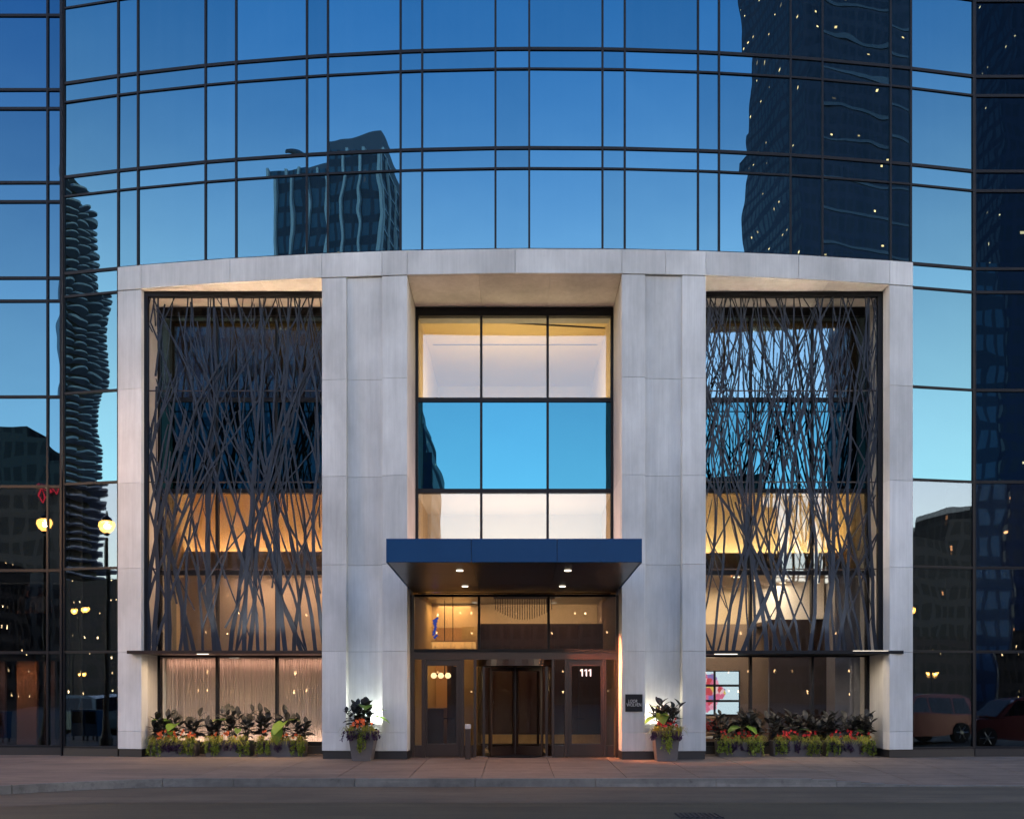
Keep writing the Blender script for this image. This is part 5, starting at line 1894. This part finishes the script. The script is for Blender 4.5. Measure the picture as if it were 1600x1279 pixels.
def person(x, y, z, label, cloth, turn):
    t = thing('person', label, 'person', (x, y, z))
    t.rotation_euler = (0, 0, turn)

    def skin_mesh(name, vs, es, rs, m, root=0):
        me = bpy.data.meshes.new(name)
        me.from_pydata(vs, es, [])
        me.materials.append(m)
        o = bpy.data.objects.new(name, me)
        C.objects.link(o)
        o.parent = t
        mo = o.modifiers.new('skin', 'SKIN')
        mo.use_smooth_shade = True
        for i, r_ in enumerate(rs):
            me.skin_vertices[0].data[i].radius = r_ if isinstance(r_, tuple) else (r_, r_)
        me.skin_vertices[0].data[root].use_root = True
        o.modifiers.new('smooth', 'SUBSURF').render_levels = 2
        return o
    vs = [(0, 0, 0.95), (0, 0, 1.15), (0, 0, 1.38), (0, 0, 1.48), (0, -0.01, 1.56), (0, -0.02, 1.66), (0, -0.01, 1.74),
          (0.18, 0, 1.40), (0.24, 0.03, 1.15), (0.22, -0.12, 0.95), (-0.18, 0, 1.40), (-0.24, 0.03, 1.15), (-0.22, -0.12, 0.95),
          (0.10, 0, 0.88), (0.11, 0.0, 0.48), (0.11, 0.03, 0.08), (0.12, -0.12, 0.04), (-0.10, 0, 0.88), (-0.11, 0.0, 0.48), (-0.11, 0.03, 0.08), (-0.12, -0.12, 0.04)]
    es = [(0, 1), (1, 2), (2, 3), (3, 4), (4, 5), (5, 6), (2, 7), (7, 8), (8, 9), (2, 10), (10, 11), (11, 12), (0, 13), (13, 14), (14, 15), (15, 16), (0, 17), (17, 18), (18, 19), (19, 20)]
    rs = [(0.15, 0.11), (0.14, 0.10), (0.16, 0.11), 0.055, 0.075, 0.10, 0.07, 0.06, 0.045, 0.033, 0.06, 0.045, 0.033, 0.09, 0.06, 0.045, 0.035, 0.09, 0.06, 0.045, 0.035]
    skin_mesh('body', vs, es, rs, M_['skin'])
    vs2 = vs[:4] + [vs[7], vs[8], vs[10], vs[11], vs[13], vs[17], (0.11, 0, 0.45), (-0.11, 0, 0.45), (0.11, 0.03, 0.10), (-0.11, 0.03, 0.10)]
    skin_mesh('shirt', vs2[:8], [(0, 1), (1, 2), (2, 3), (2, 4), (4, 5), (2, 6), (6, 7)], [(0.17, 0.13), (0.16, 0.12), (0.18, 0.13), 0.065, 0.08, 0.06, 0.08, 0.06], cloth)
    skin_mesh('trousers', [vs[0], vs[13], (0.11, 0, 0.48), (0.11, 0.03, 0.10), vs[17], (-0.11, 0, 0.48), (-0.11, 0.03, 0.10)], [(0, 1), (1, 2), (2, 3), (0, 4), (4, 5), (5, 6)],
              [(0.165, 0.125), 0.105, 0.075, 0.065, 0.105, 0.075, 0.065], M_['coat'])
    MB().lathe([(0.02, 0.14), (0.075, 0.11), (0.105, 0.05), (0.108, 0.0), (0.09, -0.05)], (0, 0.012, 1.69), 14).build('hair', M_['coat'], t, (0, 0, 0), True)
    return t


# left wing rooms
MB().box(-26, -11.9, 28.0, 28.1, 0, 8.6).build('interior_wall', M_['interior'], hotel)
MB().box(-26, -11.9, YW + 0.15, 28.1, 2.55, 2.78).build('interior_floor', M_['interior'], hotel)
MB().box(-26, -11.9, YW + 0.15, 28.1, 4.75, 4.85).build('interior_ceiling', M_['interior'], hotel)
MB().box(-26, -11.9, YW + 0.15, 28.1, -0.05, 0.02).build('interior_floor', M_['floor'], hotel)
MB().box(-26, -11.9, YW + 0.36, 28.1, 7.05, 7.15).build('interior_ceiling', M_['interior'], hotel)
MB().box(-11.9, -11.8, YW + 0.36, 28.1, 0, 7.0).build('interior_wall', M_['interior'], hotel)
MB().box(-26, -12.0, 24.9, 24.95, 2.78, 3.75).build('parapet', M_['interior'], hotel)
for k, x in enumerate((-15.6, -14.2, -13.75, -13.0)):
    MB().box(x, x + (0.5, 0.12, 0.55, 0.3)[k], 25.6, 25.7, 0.02, 2.5).build('wall_panel', (M_['wood'], M_['marble'], M_['room_orange'], M_['marble'])[k], hotel)
area('wing_lamp', (-14.0, 25.0, 2.5), DOWN, 3.0, 0.3, 9, (1.0, 0.42, 0.24))
area('wing_lamp', (-14.0, 26.0, 4.7), DOWN, 3.0, 0.3, 8, (1.0, 0.5, 0.3))
person(-12.95, 25.35, 2.78, 'person in a white shirt standing behind the upper left glass', M_['shirt'], R(20))
person(-13.45, 25.5, 2.78, 'person in dark clothes standing beside the white shirt', M_['coat'], R(-30))
# right wing and side bays: dark rooms
MB().box(11.7, 24.1, 28.0, 28.1, 0, 8.6).build('interior_wall', M_['interior'], hotel)
MB().box(11.7, 24.1, YR + 0.36, 28.1, 7.05, 7.15).build('interior_ceiling', M_['interior'], hotel)
MB().box(XR + 0.1, 24, YR + 0.2, 28.1, -0.05, 0.02).build('interior_floor', M_['interior'], hotel)
MB().box(XR + 0.1, 24, YR + 0.2, 28.1, 4.75, 4.85).build('interior_ceiling', M_['interior'], hotel)
MB().box(XR + 0.1, XR + 0.2, YR + 0.2, 28.1, 0.02, 4.75).build('interior_wall', M_['interior'], hotel)
MB().box(XR + 0.2, 11.7, 25.2, 25.3, 4.86, 7.6).build('interior_wall', M_['interior'], hotel)
MB().box(-11.75, XL - 0.1, 25.2, 25.3, 4.86, 7.6).build('interior_wall', M_['interior'], hotel)
MB().box(XR + 0.2, 11.7, 25.2, 25.3, 0.02, 4.75).build('interior_wall', M_['interior'], hotel)
MB().box(-11.75, XL - 0.1, 25.2, 25.3, 0.02, 4.75).build('interior_wall', M_['interior'], hotel)
MB().box(-11.75, XL - 0.1, 24.2, 25.2, -0.05, 0.02).build('interior_floor', M_['interior'], hotel)
MB().box(-11.75, XL - 0.1, 24.2, 25.2, 4.75, 4.85).build('interior_ceiling', M_['interior'], hotel)
